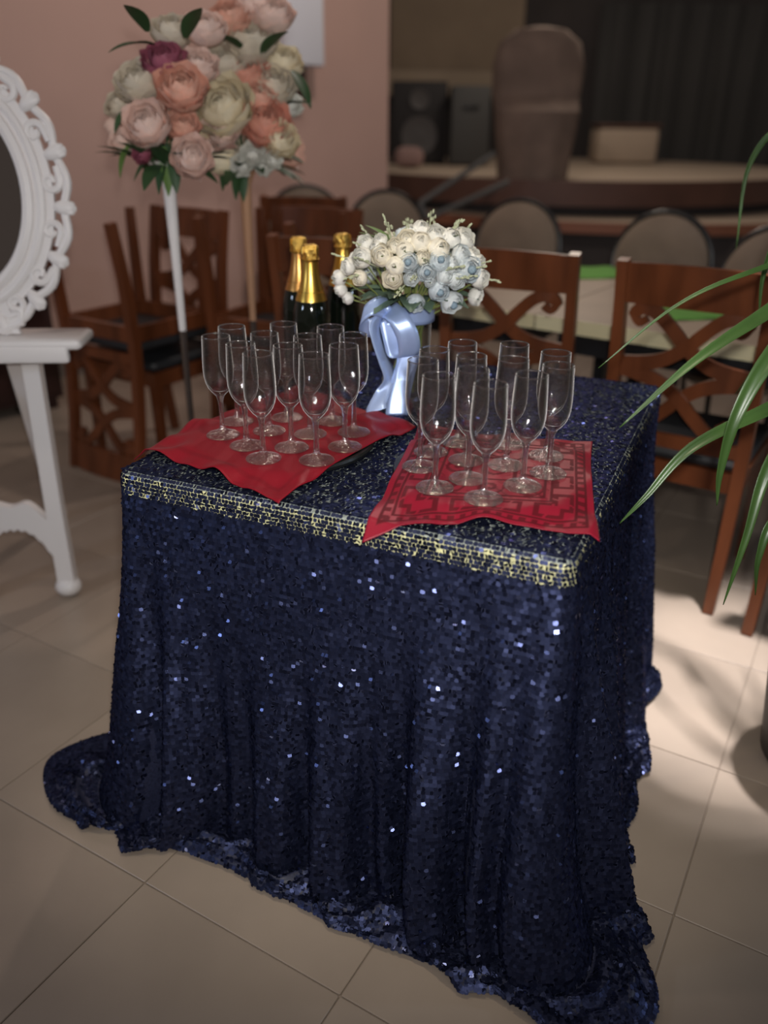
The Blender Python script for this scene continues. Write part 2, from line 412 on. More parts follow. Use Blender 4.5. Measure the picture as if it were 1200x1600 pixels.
# pale under-cloth that shows between the sequins where the net is stretched: the top and a hand's breadth of the edge
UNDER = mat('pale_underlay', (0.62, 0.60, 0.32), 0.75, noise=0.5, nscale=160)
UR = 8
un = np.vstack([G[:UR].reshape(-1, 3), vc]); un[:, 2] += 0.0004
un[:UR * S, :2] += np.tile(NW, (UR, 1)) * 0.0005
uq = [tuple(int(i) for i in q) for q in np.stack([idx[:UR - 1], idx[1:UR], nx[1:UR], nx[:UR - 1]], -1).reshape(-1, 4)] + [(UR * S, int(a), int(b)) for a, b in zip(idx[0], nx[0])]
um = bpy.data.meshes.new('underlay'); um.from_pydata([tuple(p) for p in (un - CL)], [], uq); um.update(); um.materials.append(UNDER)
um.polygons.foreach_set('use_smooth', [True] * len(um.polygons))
um.materials.append(mat('dimmed_top_underlay', (0.27, 0.30, 0.27), 0.8, noise=0.5, nscale=160))  # same under-cloth, greyer on top: weak grazing flash painted into its colour
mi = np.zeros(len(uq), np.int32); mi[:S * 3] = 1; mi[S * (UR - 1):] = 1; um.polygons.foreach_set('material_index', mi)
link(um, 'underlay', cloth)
SP = 0.0070
posL, tanL, nrmL, szL = [], [], [], []
# sequins on the drop: rows equally spaced down the cloth, sequins equally spaced along each row
seglen = np.linalg.norm(np.diff(G, axis=0), axis=2)
Glen = np.concatenate([[0], np.cumsum(np.where(np.arange(NR - 1) < NR - 21, seglen.mean(1), np.percentile(seglen, 97, axis=1)))])
row = 0
Gc = np.concatenate([G, G[:, :1]], 1)
for d in np.arange(0.002, Glen[-1], SP):
    i = min(np.searchsorted(Glen, d, side='right') - 1, NR - 2); t = (d - Glen[i]) / max(Glen[i + 1] - Glen[i], 1e-6)
    cur = Gc[i] * (1 - t) + Gc[i + 1] * t; dn = Gc[i + 1] - Gc[i]
    arc = np.concatenate([[0], np.cumsum(np.linalg.norm(np.diff(cur, axis=0), axis=1))])
    q = np.arange((row % 2) * SP / 2, arc[-1] - SP * .5, SP); q = q + rng.uniform(-.0009, .0009, len(q))
    if i >= NR - 21:
        loc = np.interp(q, arc, np.append(seglen[i], seglen[i, 0])) / (Glen[i + 1] - Glen[i]); q = q[rng.random(len(q)) < loc * 1.15]
    ip = lambda a: np.stack([np.interp(q, arc, a[:, c]) for c in range(3)], 1)
    P = ip(cur); qq = q + 0.002; Pa = np.stack([np.interp(qq, arc, cur[:, c]) for c in range(3)], 1)
    T = Pa - P; D = ip(dn)
    T /= np.linalg.norm(T, axis=1)[:, None] + 1e-9
    N = np.cross(D, T); N /= np.linalg.norm(N, axis=1)[:, None] + 1e-9
    posL.append(P); tanL.append(T); nrmL.append(N); pq = np.interp(q, arc, np.append(ps, 4.0)); fr = (pq > .985) & (pq < 2.01)
    clump = 0.5 + 0.5 * np.sin(q * 61 + 1.7 * np.sin(q * 23)) * np.sin(q * 137 + row)
    szL.append(np.where(fr, np.interp(d, [0, .02, .045, .06], [1.08, 1.03, 1.07, 1.14]) - .07 * clump * (d < .05) * (.35 + .65 * (pq - 1)), 1.10) * rng.uniform(.95, 1.05, len(q))); row += 1
# sequins on the table top
for r_, b in enumerate(np.arange(0.008, TD - 0.006, SP)):
    a = np.arange(0.006 + (r_ % 2) * SP / 2, TW - 0.006, SP * 1.05); a = a + rng.uniform(-.0014, .0014, len(a))
    P = np.column_stack([ta + a[:, None] * e1 + b * e2, np.full(len(a), base)])
    posL.append(P); tanL.append(np.tile([e1[0], e1[1], 0], (len(a), 1))); nrmL.append(np.tile([0, 0, 1.0], (len(a), 1))); szL.append(np.full(len(a), 1.15) * rng.uniform(.93, 1.06, len(a)))
P = np.vstack(posL); T = np.vstack(tanL); N = np.vstack(nrmL); Z = np.concatenate(szL)
flip = np.sign((N * np.column_stack([P[:, 0] - vc[0, 0], P[:, 1] - vc[0, 1], np.full(len(P), .6)])).sum(1)); N = N * flip[:, None]
n_ = len(P)
N[:, 2] += np.where(np.abs(N[:, 2]) < .75, 0.20, 0.0); N /= np.linalg.norm(N, axis=1)[:, None]   # sequins hang like shingles
loose = rng.random(n_) < 0.28
ti = np.where(loose, np.where(N[:, 2] > .9, 0.16, 0.36), 0.07)
N = N + rng.normal(0, 1, (n_, 3)) * ti[:, None]; N /= np.linalg.norm(N, axis=1)[:, None]
T = T - N * (T * N).sum(1)[:, None]; T /= np.linalg.norm(T, axis=1)[:, None]
Bv = np.cross(N, T)
hex_ = [(-.5, -.28), (-.28, -.5), (.28, -.5), (.5, -.28), (.5, .28), (.28, .5), (-.28, .5), (-.5, .28)]
V = np.stack([P + N * 0.0014 + T * (hx * 0.0068 * Z)[:, None] + Bv * (hy * 0.0066 * Z)[:, None] for hx, hy in hex_], 1)
sm = np_mesh('sequins', V.reshape(-1, 3) - CL, np.arange(n_ * 8).reshape(n_, 8), SEQ, False)
att = sm.attributes.new('tone', 'FLOAT', 'POINT'); att.data.foreach_set('value', np.repeat(rng.beta(2, 2, n_), 8).astype(np.float32))
at2 = sm.attributes.new('matte', 'FLOAT', 'POINT'); at2.data.foreach_set('value', np.repeat(np.where(loose, .20, rng.uniform(.38, .50, n_)), 8).astype(np.float32))
tag(link(sm, 'sequins', cloth), kind='stuff')

# ------------------------------------------------------------------ trays, napkins, flutes
BASES = {'left': [(349, 681), (372, 660), (386, 698), (412, 718), (456, 701), (495, 721), (539, 700), (553, 677), (485, 680), (421, 675), (449, 654), (519, 660)],
         'right': [(656, 731), (673, 708), (679, 764), (728, 721), (730, 750), (755, 781), (715, 693), (790, 729), (816, 761), (853, 714), (856, 741), (792, 696)]}
TRZ = TH + 0.0075; TRAY_T = 0.015; NAPZ = TRZ + TRAY_T
TRAYMAT = mat('black_tray', (0.010, 0.011, 0.011), 0.35)
tray_c = {'left': Vector((-0.186, 1.498, TRZ)), 'right': Vector((0.18, 1.352, TRZ))}
tray_r = {'left': 0.166, 'right': 0.166}
tl_lab = {'left': 'round black serving tray under the plain red napkin', 'right': 'round black serving tray under the patterned red napkin'}
for k in ('left', 'right'):
    r = tray_r[k]
    t = empty('serving_tray', tray_c[k]); tag(t, tl_lab[k], 'tray', 'serving trays on the sequin table')
    MB().lathe([(r - 0.03, 0), (r - 0.012, 0.002), (r - 0.01, 0.009), (r - 0.012, 0.011), (0.02, 0.011)], 40).build('tray_base', TRAYMAT, t)
    MB().lathe([(r - 0.014, 0.003), (r - 0.002, 0.004), (r, 0.010), (r - 0.002, 0.0145), (r - 0.010, 0.0145), (r - 0.014, 0.011)], 48).build('tray_rim', TRAYMAT, t)

def sstep(a, b, x):
    t = np.clip((x - a) / (b - a), 0, 1); return t * t * (3 - 2 * t)
def napkin(name, which, corners, m, label, pattern=None, n=96, wav=0.006, seed=1, pin=(.02, .02)):
    c = tray_c[which]; r = tray_r[which]
    A, B, C, D = [np.array((at_z(u, v, z).x, at_z(u, v, z).y)) for u, v, z in corners]   # front-left, front-right, back-right, back-left
    s = np.linspace(0, 1, n + 1); SS, TT = np.meshgrid(s, s)
    # slightly hollow sides
    XY = ((1 - SS) * (1 - TT))[..., None] * A + (SS * (1 - TT))[..., None] * B + (SS * TT)[..., None] * C + ((1 - SS) * TT)[..., None] * D
    cen = (A + B + C + D) / 4
    pinch = 1 - pin[0] * (4 * SS * (1 - SS)) * (np.abs(2 * TT - 1) ** 4) - pin[1] * (4 * TT * (1 - TT)) * (np.abs(2 * SS - 1) ** 4)
    XY = cen + (XY - cen) * pinch[..., None]
    rr = np.hypot(XY[..., 0] - c.x, XY[..., 1] - c.y); ang = np.arctan2(XY[..., 1] - c.y, XY[..., 0] - c.x)
    lift = NAPZ + 0.0015; low = TH + 0.0095
    z = lift + (low - lift) * sstep(r + 0.001, r + 0.055, rr)
    z = z + wav * np.sin(ang * 9 + seed) * sstep(r - 0.005, r + 0.03, rr) * (0.6 + 0.4 * np.sin(ang * 4 + 2 * seed))
    z = z + wav * 0.5 * (1 + np.sin(ang * 17 + 3 * seed)) * sstep(r + 0.0, r + 0.05, rr)
    ab = np.stack([(XY[..., 0] - ta[0]) * e1[0] + (XY[..., 1] - ta[1]) * e1[1], (XY[..., 0] - ta[0]) * e2[0] + (XY[..., 1] - ta[1]) * e2[1]], -1)
    over = np.maximum.reduce([-ab[..., 0], ab[..., 0] - TW, -ab[..., 1], np.zeros_like(rr)])
    z = np.maximum(z, low) - np.clip(over - 0.006, 0, 1) * 0.75
    under = rr < r + 0.001
    z = np.where(under, np.maximum(z, NAPZ + 0.001), z)
    th = 0.0014
    V0 = np.concatenate([XY, z[..., None]], -1).reshape(-1, 3); o = np.array([c.x, c.y, 0])
    k = n + 1; I = np.arange(k * k).reshape(k, k)
    q = np.stack([I[:-1, :-1], I[:-1, 1:], I[1:, 1:], I[1:, :-1]], -1).reshape(-1, 4)
    me = np_mesh(name, V0 - o, q, m, True)
    a = me.attributes.new('weave', 'FLOAT', 'POINT')
    pat = pattern(SS * 2 - 1, TT * 2 - 1) if pattern is not None else np.zeros_like(SS)
    a.data.foreach_set('value', pat.astype(np.float32).ravel())
    ob = link(me, name, None, tuple(o)); md = ob.modifiers.new('thick', 'SOLIDIFY'); md.thickness = th; md.offset = 1
    return tag(ob, label, 'napkin', 'red napkins under the glasses')
def red_mat(name, c0, c1, rough, rough2):
    m = bpy.data.materials.new(name); m.use_nodes = True; nt = m.node_tree; p = nt.nodes['Principled BSDF']
    at_ = nt.nodes.new('ShaderNodeAttribute'); at_.attribute_name = 'weave'
    mx = nt.nodes.new('ShaderNodeMix'); mx.data_type = 'RGBA'; mx.inputs[6].default_value = (*c0, 1); mx.inputs[7].default_value = (*c1, 1)
    nt.links.new(at_.outputs['Fac'], mx.inputs[0]); nt.links.new(mx.outputs[2], p.inputs['Base Color'])
    mr = nt.nodes.new('ShaderNodeMapRange'); mr.inputs[3].default_value = rough; mr.inputs[4].default_value = rough2
    nt.links.new(at_.outputs['Fac'], mr.inputs[0]); nt.links.new(mr.outputs[0], p.inputs['Roughness'])
    tc = nt.nodes.new('ShaderNodeTexCoord'); nz = nt.nodes.new('ShaderNodeTexNoise'); nz.inputs['Scale'].default_value = 420
    b = nt.nodes.new('ShaderNodeBump'); b.inputs['Strength'].default_value = 0.12; b.inputs['Distance'].default_value = 0.002
    nt.links.new(tc.outputs['Object'], nz.inputs['Vector']); nt.links.new(nz.outputs['Fac'], b.inputs['Height']); nt.links.new(b.outputs['Normal'], p.inputs['Normal'])
    p.inputs['Specular IOR Level'].default_value = 0.22; p.inputs['Sheen Weight'].default_value = 0.04; p.inputs['Sheen Roughness'].default_value = 0.4; p.inputs['Sheen Tint'].default_value = (1, .4, .45, 1)
    return m
def jacquard(u, v):
    """woven border: nested squares, meander steps, curls in the corners and in the middle panels"""
    au, av = np.abs(u), np.abs(v); m = np.maximum(au, av); w = np.zeros_like(u)
    for lo, hi in ((.90, .925), (.80, .84), (.56, .60), (.50, .525), (.20, .235)):
        w = np.maximum(w, ((m > lo) & (m < hi)) * 1.0)
    s = np.where(au > av, v, u)
    key = ((m > .84) & (m < .90) & ((s * 9) % 1 < .5)) | ((m > .60) & (m < .80) & (np.abs(((s * 2.6) % 1) - .5) < .36) & ~((np.abs(((s * 2.6) % 1) - .5) < .24) & (m > .645) & (m < .755)) & (np.abs(((s * 2.6) % 1) - .5 + (m - .7) * 1.2) > .03))
    w = np.maximum(w, key * 0.9)
    for cx in (-.37, 0, .37):
        for cy in (-.37, 0, .37):
            du, dv_ = u - cx, v - cy; rr = np.hypot(du, dv_); an = np.arctan2(dv_, du)
            sp = (np.abs(((rr * 11 - an / (2 * np.pi)) % 1) - .5) < .22) & (rr < .135)
            w = np.maximum(w, sp * .85)
    w = np.maximum(w, ((m > .235) & (m < .50) & (np.abs(au - av) < .02)) * .8)
    w = np.maximum(w, ((m < .56) & (m > .235) & ((((u + v) * 6) % 1) < .16) & (np.abs(u - v) > .25)) * .5)
    return w
RED1 = red_mat('red_satin', (0.21, 0.005, 0.014), (0.16, 0.0035, 0.010), 0.46, 0.5)
RED2 = red_mat('red_jacquard', (0.24, 0.007, 0.023), (0.085, 0.002, 0.007), 0.40, 0.6)
tz = TH + 0.01
napkin('cloth_napkin', 'left', [(436, 786, tz), (650, 668, tz), (468, 604, tz), (206, 698, tz)], RED1, 'plain crimson satin napkin on the tray in front of the champagne bottles',
       lambda u, v: (np.abs(np.maximum(np.abs(u), np.abs(v)) - .86) < .02) * .7, wav=0.008, seed=2)
napkin('cloth_napkin', 'right', [(566, 836, tz - .01), (936, 850, tz - .01), (926, 690, tz), (655, 664, tz)], RED2, 'red jacquard napkin with woven scroll and key pattern, on the right tray', jacquard, n=150, wav=0.005, seed=4, pin=(.14, .05))

FH = 0.192
def flute():
    g = empty('champagne_flute', (0, 0, 0))
    foot = MB().lathe([(0.0001, 0.0012), (0.026, 0.0006), (0.0312, 0.0015), (0.0318, 0.003), (0.030, 0.0048), (0.022, 0.0068), (0.012, 0.0105), (0.0062, 0.017), (0.0048, 0.026)], 28, caps=False)
    foot.build('foot', FOOT_GLASS, g)
    MB().lathe([(0.0048, 0.026), (0.0043, 0.04), (0.0044, 0.060), (0.0054, 0.072), (0.0085, 0.081)], 14, caps=False).build('stem', STEM_GLASS, g)
    outer = [(0.0085, 0.081), (0.0150, 0.0875), (0.0212, 0.096), (0.0252, 0.106), (0.0274, 0.118), (0.0280, 0.132), (0.0275, 0.150), (0.0265, 0.170), (0.0256, 0.190)]
    inner = [(r - 0.0014, z + (0.0035 if z < 0.1 else 0.0)) for r, z in reversed(outer)]
    inner[-1] = (0.0001, 0.0875)
    b = MB().lathe(outer + [(0.0252, FH), (0.0246, FH - 0.0006)] + inner[0:], 32, caps=False)
    b.build('bowl', BOWL_GLASS, g)
    MB().lathe([(0.0257, FH - 0.0022), (0.0259, FH - 0.0008), (0.0252, FH + 0.0003), (0.0244, FH - 0.0006), (0.0243, FH - 0.0022)], 32, caps=False).build('rim', STEM_GLASS, g)
    return g
proto = flute(); first = True
def flute_order(k):
    # rows from the near edge to the far one, to name each glass by its place
    pts = sorted(BASES[k], key=lambda p: -p[1]); return pts
ORD = ['first', 'second', 'third', 'fourth', 'fifth', 'sixth', 'seventh', 'eighth', 'ninth', 'tenth', 'eleventh', 'twelfth']
for k, nap in (('left', 'plain red napkin'), ('right', 'patterned red napkin')):
    for i, (u, v) in enumerate(flute_order(k)):
        p = at_z(u, v, NAPZ + 0.003)
        g = proto if first else copy_tree(proto)
        first = False
        g.location = p; g.rotation_euler = (0, 0, R.uniform(0, 6))
        # keep the whole foot on the tray
        d = Vector((p.x, p.y, 0)) - Vector((tray_c[k].x, tray_c[k].y, 0))
        if i == 0: lab = 'empty champagne flute nearest the camera on the %s' % nap
        elif i == 11: lab = 'empty champagne flute farthest from the camera on the %s' % nap
        else: lab = 'empty champagne flute on the %s, %s nearest to the camera' % (nap, ORD[i])
        if (u, v) == min(BASES[k]): lab = 'leftmost empty champagne flute on the %s' % nap
        elif (u, v) == max(BASES[k]): lab = 'rightmost empty champagne flute on the %s' % nap
        tag(g, lab, 'glass', 'champagne flutes on the %s' % nap)

# ------------------------------------------------------------------ champagne bottles
GOLD = mat('gold_foil', (0.86, 0.53, 0.11), 0.30, metal=1.0, noise=0.06, nscale=30)
GOLD2 = mat('crumpled_gold_foil', (0.84, 0.54, 0.13), 0.30, metal=1.0, bump=1.0, bscale=95)
ORANGE = mat('copper_gold_foil', (0.78, 0.40, 0.12), 0.32, metal=1.0)
BOTTLE = mat('dark_bottle_glass', (0.004, 0.006, 0.004), 0.06, spec=0.6)
MARK = mat('foil_print', (0.22, 0.10, 0.02), 0.4, metal=0.7)
def bottle(u, v, label, foil, rz=0.0, stripes=False):
    h = 0.312; z0 = TH + 0.0075
    p = at_z(u, v + 1, z0 + h)
    b = empty('champagne_bottle', (p.x, p.y, z0), rz); tag(b, label, 'bottle', 'gold topped champagne bottles')
    MB().lathe([(0.030, 0.004), (0.041, 0.0), (0.0435, 0.004), (0.0438, 0.012), (0.0438, 0.135), (0.0432, 0.150), (0.0412, 0.167), (0.0372, 0.184), (0.0318, 0.201), (0.0262, 0.218), (0.0215, 0.236)], 32).build('bottle_body', BOTTLE, b)
    fo = MB().lathe([(0.0362, 0.1905), (0.0350, 0.1950), (0.0322, 0.203), (0.0268, 0.219), (0.0222, 0.237), (0.0192, 0.255), (0.0176, 0.272), (0.0174, 0.279)], 32).build('foil_neck', foil, b)
    # printed ring and zigzag lower edge of the foil
    rg = MB()
    for q in range(26):
        a = 2 * math.pi * q / 26
        rg.box((0.0300 * math.cos(a), 0.0300 * math.sin(a), 0.2105), (0.0012, 0.0036, 0.0018), Matrix.Rotation(a, 3, 'Z'))
    rg.build('foil_print', MARK, fo, False)
    if stripes:
        st = MB()
        for q in range(11):
            zz = 0.222 + q * 0.0052; rr_ = np.interp(zz, [.219, .237, .255, .272, .28], [.0268, .0222, .0192, .0176, .0174]) + 0.0003
            st.box((rr_ * math.cos(-1.3), rr_ * math.sin(-1.3), zz), (0.0015, 0.006, 0.0032), Matrix.Rotation(-1.3, 3, 'Z'))
        st.build('foil_lettering', MARK, fo, False)
    cr = random.Random(int(u))
    rows = []
    for r, z in ((0.0178, 0.276), (0.0196, 0.279), (0.0202, 0.2825), (0.0188, 0.2865), (0.0180, 0.2895), (0.0194, 0.293), (0.0200, 0.298), (0.0198, 0.304), (0.0185, 0.309), (0.0150, 0.312), (0.004, 0.3125)):
        rows.append([((r + cr.uniform(-.0008, .0008) * (z > .28)) * math.cos(2 * math.pi * k / 24), (r + cr.uniform(-.0008, .0008) * (z > .28)) * math.sin(2 * math.pi * k / 24), z + cr.uniform(-.0006, .0006)) for k in range(24)])
    cap = MB().rings(rows, True).build('cap', GOLD2, b)
    w = MB()
    for q in range(4):
        a = q * math.pi / 2 + 0.5
        w.tube([(0.0206 * math.cos(a), 0.0206 * math.sin(a), 0.281), (0.0212 * math.cos(a + .1), 0.0212 * math.sin(a + .1), 0.292), (0.0192 * math.cos(a), 0.0192 * math.sin(a), 0.309)], 0.0012, 6)
    w.lathe([(0.0200, 0.2795), (0.0214, 0.2805), (0.0214, 0.2822), (0.0200, 0.283)], 24, caps=False)
    w.build('wire_cage', GOLD, cap)
bottle(484, 381, 'front champagne bottle of the three, with smooth gold neck foil', GOLD, 0.2)
bottle(466, 369, 'leftmost champagne bottle, half hidden behind the front one', ORANGE, 0.0, True)
bottle(535, 364, 'champagne bottle beside the white bouquet, its foil partly covered by blooms', GOLD, 1.0)

# ------------------------------------------------------------------ flowers
def petal_mesh(seed, layers, close, openness, wob=0.06, nu=6, nv=5):
    """nested cupped petals on a unit ball, axis +Z"""
    rr = random.Random(seed); mb = MB()
    for li, (rad_, top, cnt, width) in enumerate(layers):
        off = rr.uniform(0, 6)
        for k in range(cnt):
            ph0 = off + 2 * math.pi * k / cnt + rr.uniform(-.15, .15); r0 = rad_ * (1 + rr.uniform(-.04, .04)); tp_ = top + rr.uniform(-6, 6)
            rows = []
            for j in range(nv + 1):
                t = j / nv; th = rad(168 - (168 - tp_) * t); row = []
                w = width * (0.35 + 0.65 * math.sin(math.pi * (0.12 + 0.62 * t)))
                flare = 1 + openness * max(0, t - .6) ** 1.5
                for i in range(nu + 1):
                    s = i / nu * 2 - 1; ph = ph0 + rad(w) * s
                    edge = 1 - 0.16 * s * s * (t > .9)
                    q = r0 * flare * (1 + wob * math.sin(5 * s + seed + k) * t * t) + 0.02 * s
                    thh = th + rad(12) * s * s * t
                    row.append((q * math.sin(thh) * math.cos(ph), q * math.sin(thh) * math.sin(ph), q * math.cos(thh) * edge * 0.92))
                rows.append(row)
            mb.grid(rows)
    return mb
RAN = [petal_mesh(3 + i, [(0.42, 22, 3, 75), (0.62, 30 + 4 * i, 4, 68), (0.82, 42 + 5 * i, 4, 66), (0.98, 58 + 6 * i, 5, 58)], 0, 0.15 * i) for i in range(3)]
BUD = petal_mesh(9, [(0.7, 12, 3, 85), (0.9, 18, 3, 80), (1.0, 40, 4, 65)], 0, 0.0)
ROSE = [petal_mesh(20 + i, [(0.3, 15, 3, 85), (0.45, 25, 3, 75), (0.62, 38, 4, 70), (0.8, 52, 5, 62), (1.0, 66, 5, 60), (1.12, 82, 6, 52)], 0, 0.35 + .15 * i, 0.09) for i in range(2)]
CREAM = mat('cream_petal', (0.88, 0.83, 0.70), 0.6, noise=0.06, nscale=2, Subsurface_Weight=0.0)
IVORY = mat('ivory_petal', (0.84, 0.83, 0.77), 0.6, noise=0.05, nscale=2)
PALEBLUE = mat('pale_blue_petal', (0.64, 0.70, 0.73), 0.6, noise=0.14, nscale=2.5)
WHITEBLUE = mat('bluish_white_petal', (0.74, 0.78, 0.78), 0.6, noise=0.07, nscale=2)
BLUEC = mat('slate_blue_centre', (0.24, 0.33, 0.40), 0.7, noise=0.3, nscale=8)
LEAF = mat('grey_green_leaf', (0.13, 0.20, 0.14), 0.55, noise=0.3, nscale=20)
SPRIG = mat('pale_green_sprig', (0.50, 0.54, 0.36), 0.6)
GLEAF = mat('fresh_green_leaf', (0.13, 0.24, 0.055), 0.55, noise=0.25, nscale=12)
CENTRE = MB().ball((0, 0, 0.30), (0.34, 0.34, 0.36), None, 12, 8).mesh('centre', BLUEC)
ran_m = {}
def bloom_mesh(kind, var, material):
    key = (kind, var, material.name)
    if key not in ran_m:
        src = {'ran': lambda: RAN[var], 'bud': lambda: BUD, 'rose': lambda: ROSE[var]}[kind]()
        ran_m[key] = src.mesh('bloom', material)
    return ran_m[key]
def leaf_mesh(L, W, curl, fold=0.25, n=7):
    rows = []
    for i in range(n + 1):
        t = i / n; w = W * math.sin(math.pi * min(1, t * 0.92 + 0.06)) ** 0.8 * (1 - 0.25 * t) * 0.5
        z = curl * t * t * L
        rows.append([(-w, L * t, z + fold * w), (-w * .5, L * t, z + fold * w * .35), (0, L * t, z), (w * .5, L * t, z + fold * w * .35), (w, L * t, z + fold * w)])
    return MB().grid(rows)
def solid(o, t=0.0012):
    m = o.modifiers.new('thick', 'SOLIDIFY'); m.thickness = t; m.offset = 0; return o
def orient(o, d, twist=0.0):
    q = Vector(d).to_track_quat('Z', 'Y'); o.rotation_mode = 'QUATERNION'
    from mathutils import Quaternion
    o.rotation_quaternion = q @ Quaternion((0, 0, 1), twist)
def orient_y(o, d, up=(0, 0, 1)):
    y = Vector(d).normalized(); x = y.cross(Vector(up)); x = x.normalized() if x.length > 1e-4 else Vector((1, 0, 0)); z = x.cross(y)
    o.rotation_mode = 'QUATERNION'; o.rotation_quaternion = Matrix((x, y, z)).transposed().to_quaternion()

# --- white bouquet in a glass vase
VZ = TH + 0.0075
vp = at_z(634, 622, VZ); VX, VY = vp.x, vp.y
vase = empty('glass_vase', (VX, VY, VZ)); tag(vase, 'clear glass vase tied with a pale blue satin ribbon bow', 'vase')
vprof = [(0.030, 0.0), (0.043, 0.002), (0.050, 0.010), (0.0535, 0.03), (0.0535, 0.07), (0.0505, 0.12), (0.052, 0.175), (0.057, 0.215)]
MB().lathe(vprof + [(0.0555, 0.2155)] + [(r - 0.003, max(z, .008)) for r, z in reversed(vprof)], 36, caps=False).build('vase_body', VASE_GLASS, vase)
bq = empty('flower_bouquet', (VX, VY, VZ + 0.012))
tag(bq, 'round bouquet of cream, ivory and pale blue artificial ranunculus in the vase', 'bouquet')
BC = Vector((0.011, 0.0, 0.272)); BRX, BRZ = 0.139, 0.077
stems = []
rb = random.Random(5)
GA = math.pi * (3 - math.sqrt(5))
BO = Vector((VX, VY, VZ + 0.012))
BRY = 0.125
FRONT = [(350, 275, 50, 'i'), (445, 258, 42, 'i'), (330, 365, 60, 'i'), (240, 425, 48, 'i'), (185, 495, 46, 'i'), (196, 570, 40, 'i'), (240, 622, 36, 'b'), (315, 495, 47, 'c'), (455, 355, 64, 'c'), (540, 420, 54, 'c'),
         (525, 497, 60, 'c'), (540, 290, 48, 'c'), (600, 322, 52, 'c'), (612, 252, 56, 'c'), (700, 270, 60, 'c'), (702, 188, 52, 'i'), (800, 228, 66, 'i'), (890, 245, 58, 'i'), (972, 245, 66, 'i'), (815, 312, 62, 'c'),
         (712, 368, 44, 'c'), (625, 396, 58, 'p'), (738, 458, 54, 'p'), (822, 387, 62, 'p'), (955, 348, 56, 'w'), (1032, 352, 44, 'i'), (1066, 398, 46, 'i'), (1002, 440, 74, 'p'), (860, 478, 58, 'w'), (925, 508, 56, 'w'),
         (1076, 500, 58, 'i'), (815, 575, 62, 'p'), (895, 648, 66, 'q'), (1050, 612, 52, 'i'), (668, 652, 54, 'p'), (640, 498, 44, 'w'), (905, 410, 46, 'w'), (760, 520, 36, 'w'), (420, 300, 36, 'b'), (640, 195, 36, 'b')]
def add_bloom(p, d, s_, k):
    mt = {'i': IVORY, 'c': CREAM, 'b': IVORY, 'p': PALEBLUE, 'w': WHITEBLUE, 'q': WHITEBLUE}[k]
    kd = 'bud' if k == 'b' or (k in 'ic' and rb.random() < .35) else 'ran'
    o = link(bloom_mesh(kd, rb.randrange(3), mt), 'bloom', bq, p, None, s_); orient(o, d, rb.uniform(0, 6))
    if k in 'pq': link(CENTRE, 'flower_centre', o, (0, 0, 0.10))
    stems.append(p)
cc_ = BO + BC
for (cx, cy, sz, k) in FRONT:
    u, v = 484 + cx / 4.04, 312 + cy / 4.04
    q = at_y(u, v, cc_.y - .06) - cc_
    e = max(0.02, 1 - (q.x / (BRX + .015)) ** 2 - (q.z / (BRZ + .015)) ** 2)
    yy = -BRY * math.sqrt(e)
    p = at_y(u, v, cc_.y + yy) - BO
    d = p - BC; d = Vector((d.x / BRX, d.y / BRY, d.z / BRZ)).normalized()
    add_bloom(p, d + Vector((rb.uniform(-.2, .2), -.45, rb.uniform(-.15, .35))), sz / 4.04 * (cc_.y + yy) / F_PX * 1.12, k)
for i in range(60):
    zz = 1 - (i + 0.5) / 60 * 1.4; ph = i * GA; rxy = math.sqrt(max(0, 1 - zz * zz)); d = Vector((rxy * math.cos(ph), rxy * math.sin(ph), zz))
    if d.y < .25: continue
    add_bloom(BC + Vector((d.x * BRX, d.y * BRY, d.z * BRZ * .9)), d, rb.uniform(.021, .027), rb.choice('iicwwp'))
st = MB()
for i, p in enumerate(stems):
    a = rb.uniform(0, 6.28); q = rb.uniform(.0, .034); b0 = Vector((q * math.cos(a), q * math.sin(a), 0.004)); neck = Vector((p.x * .2, p.y * .2, 0.19))
    st.tube(bez(b0, b0 + Vector((0, 0, .12)), neck, p, 6), 0.0017, 5)
tag(st.build('stems', mat('stem_green', (0.20, 0.24, 0.07), 0.6), bq), kind='stuff')
lfm = leaf_mesh(0.085, 0.055, -0.35).mesh('leaf', LEAF); lfm2 = leaf_mesh(0.06, 0.02, -0.2).mesh('leaf', GLEAF)
for i in range(40):
    a = i * GA * 1.7; low = i < 22
    d = Vector((math.cos(a), math.sin(a), rb.uniform(.12, .55) if low else rb.uniform(.1, .9))).normalized()
    base_p = BC + Vector((d.x * .045, d.y * .045, -0.055 if low else d.z * .06))
    o = link(lfm if low else lfm2, 'leaf', bq, base_p, None, rb.uniform(.8, 1.15) * (1.0 if low else 1.5)); orient_y(o, d)
spm = MB()
spm.tube([(0, 0, 0), (0.002, .03, .002), (0.0, 0.06, 0.006)], [0.0014, 0.0012, 0.001], 5)
for q in range(5): spm.ball(((-1) ** q * 0.004, 0.03 + q * 0.0075, 0.004), (0.0022, 0.005, 0.0022), None, 6, 4)
sprig = spm.mesh('sprig', SPRIG)
for i in range(34):
    a = i * GA * 2.3 + .4; zz = rb.uniform(-.25, .95); rxy = math.sqrt(1 - zz * zz); d = Vector((rxy * math.cos(a), rxy * math.sin(a), zz))
    o = link(sprig, 'sprig', bq, BC + Vector((d.x * BRX, d.y * BRX, d.z * BRZ)) * 1.0 - d * .025, None, rb.uniform(.9, 1.35)); orient_y(o, d + Vector((rb.uniform(-.3, .3), rb.uniform(-.3, .3), rb.uniform(-.3, .3))))

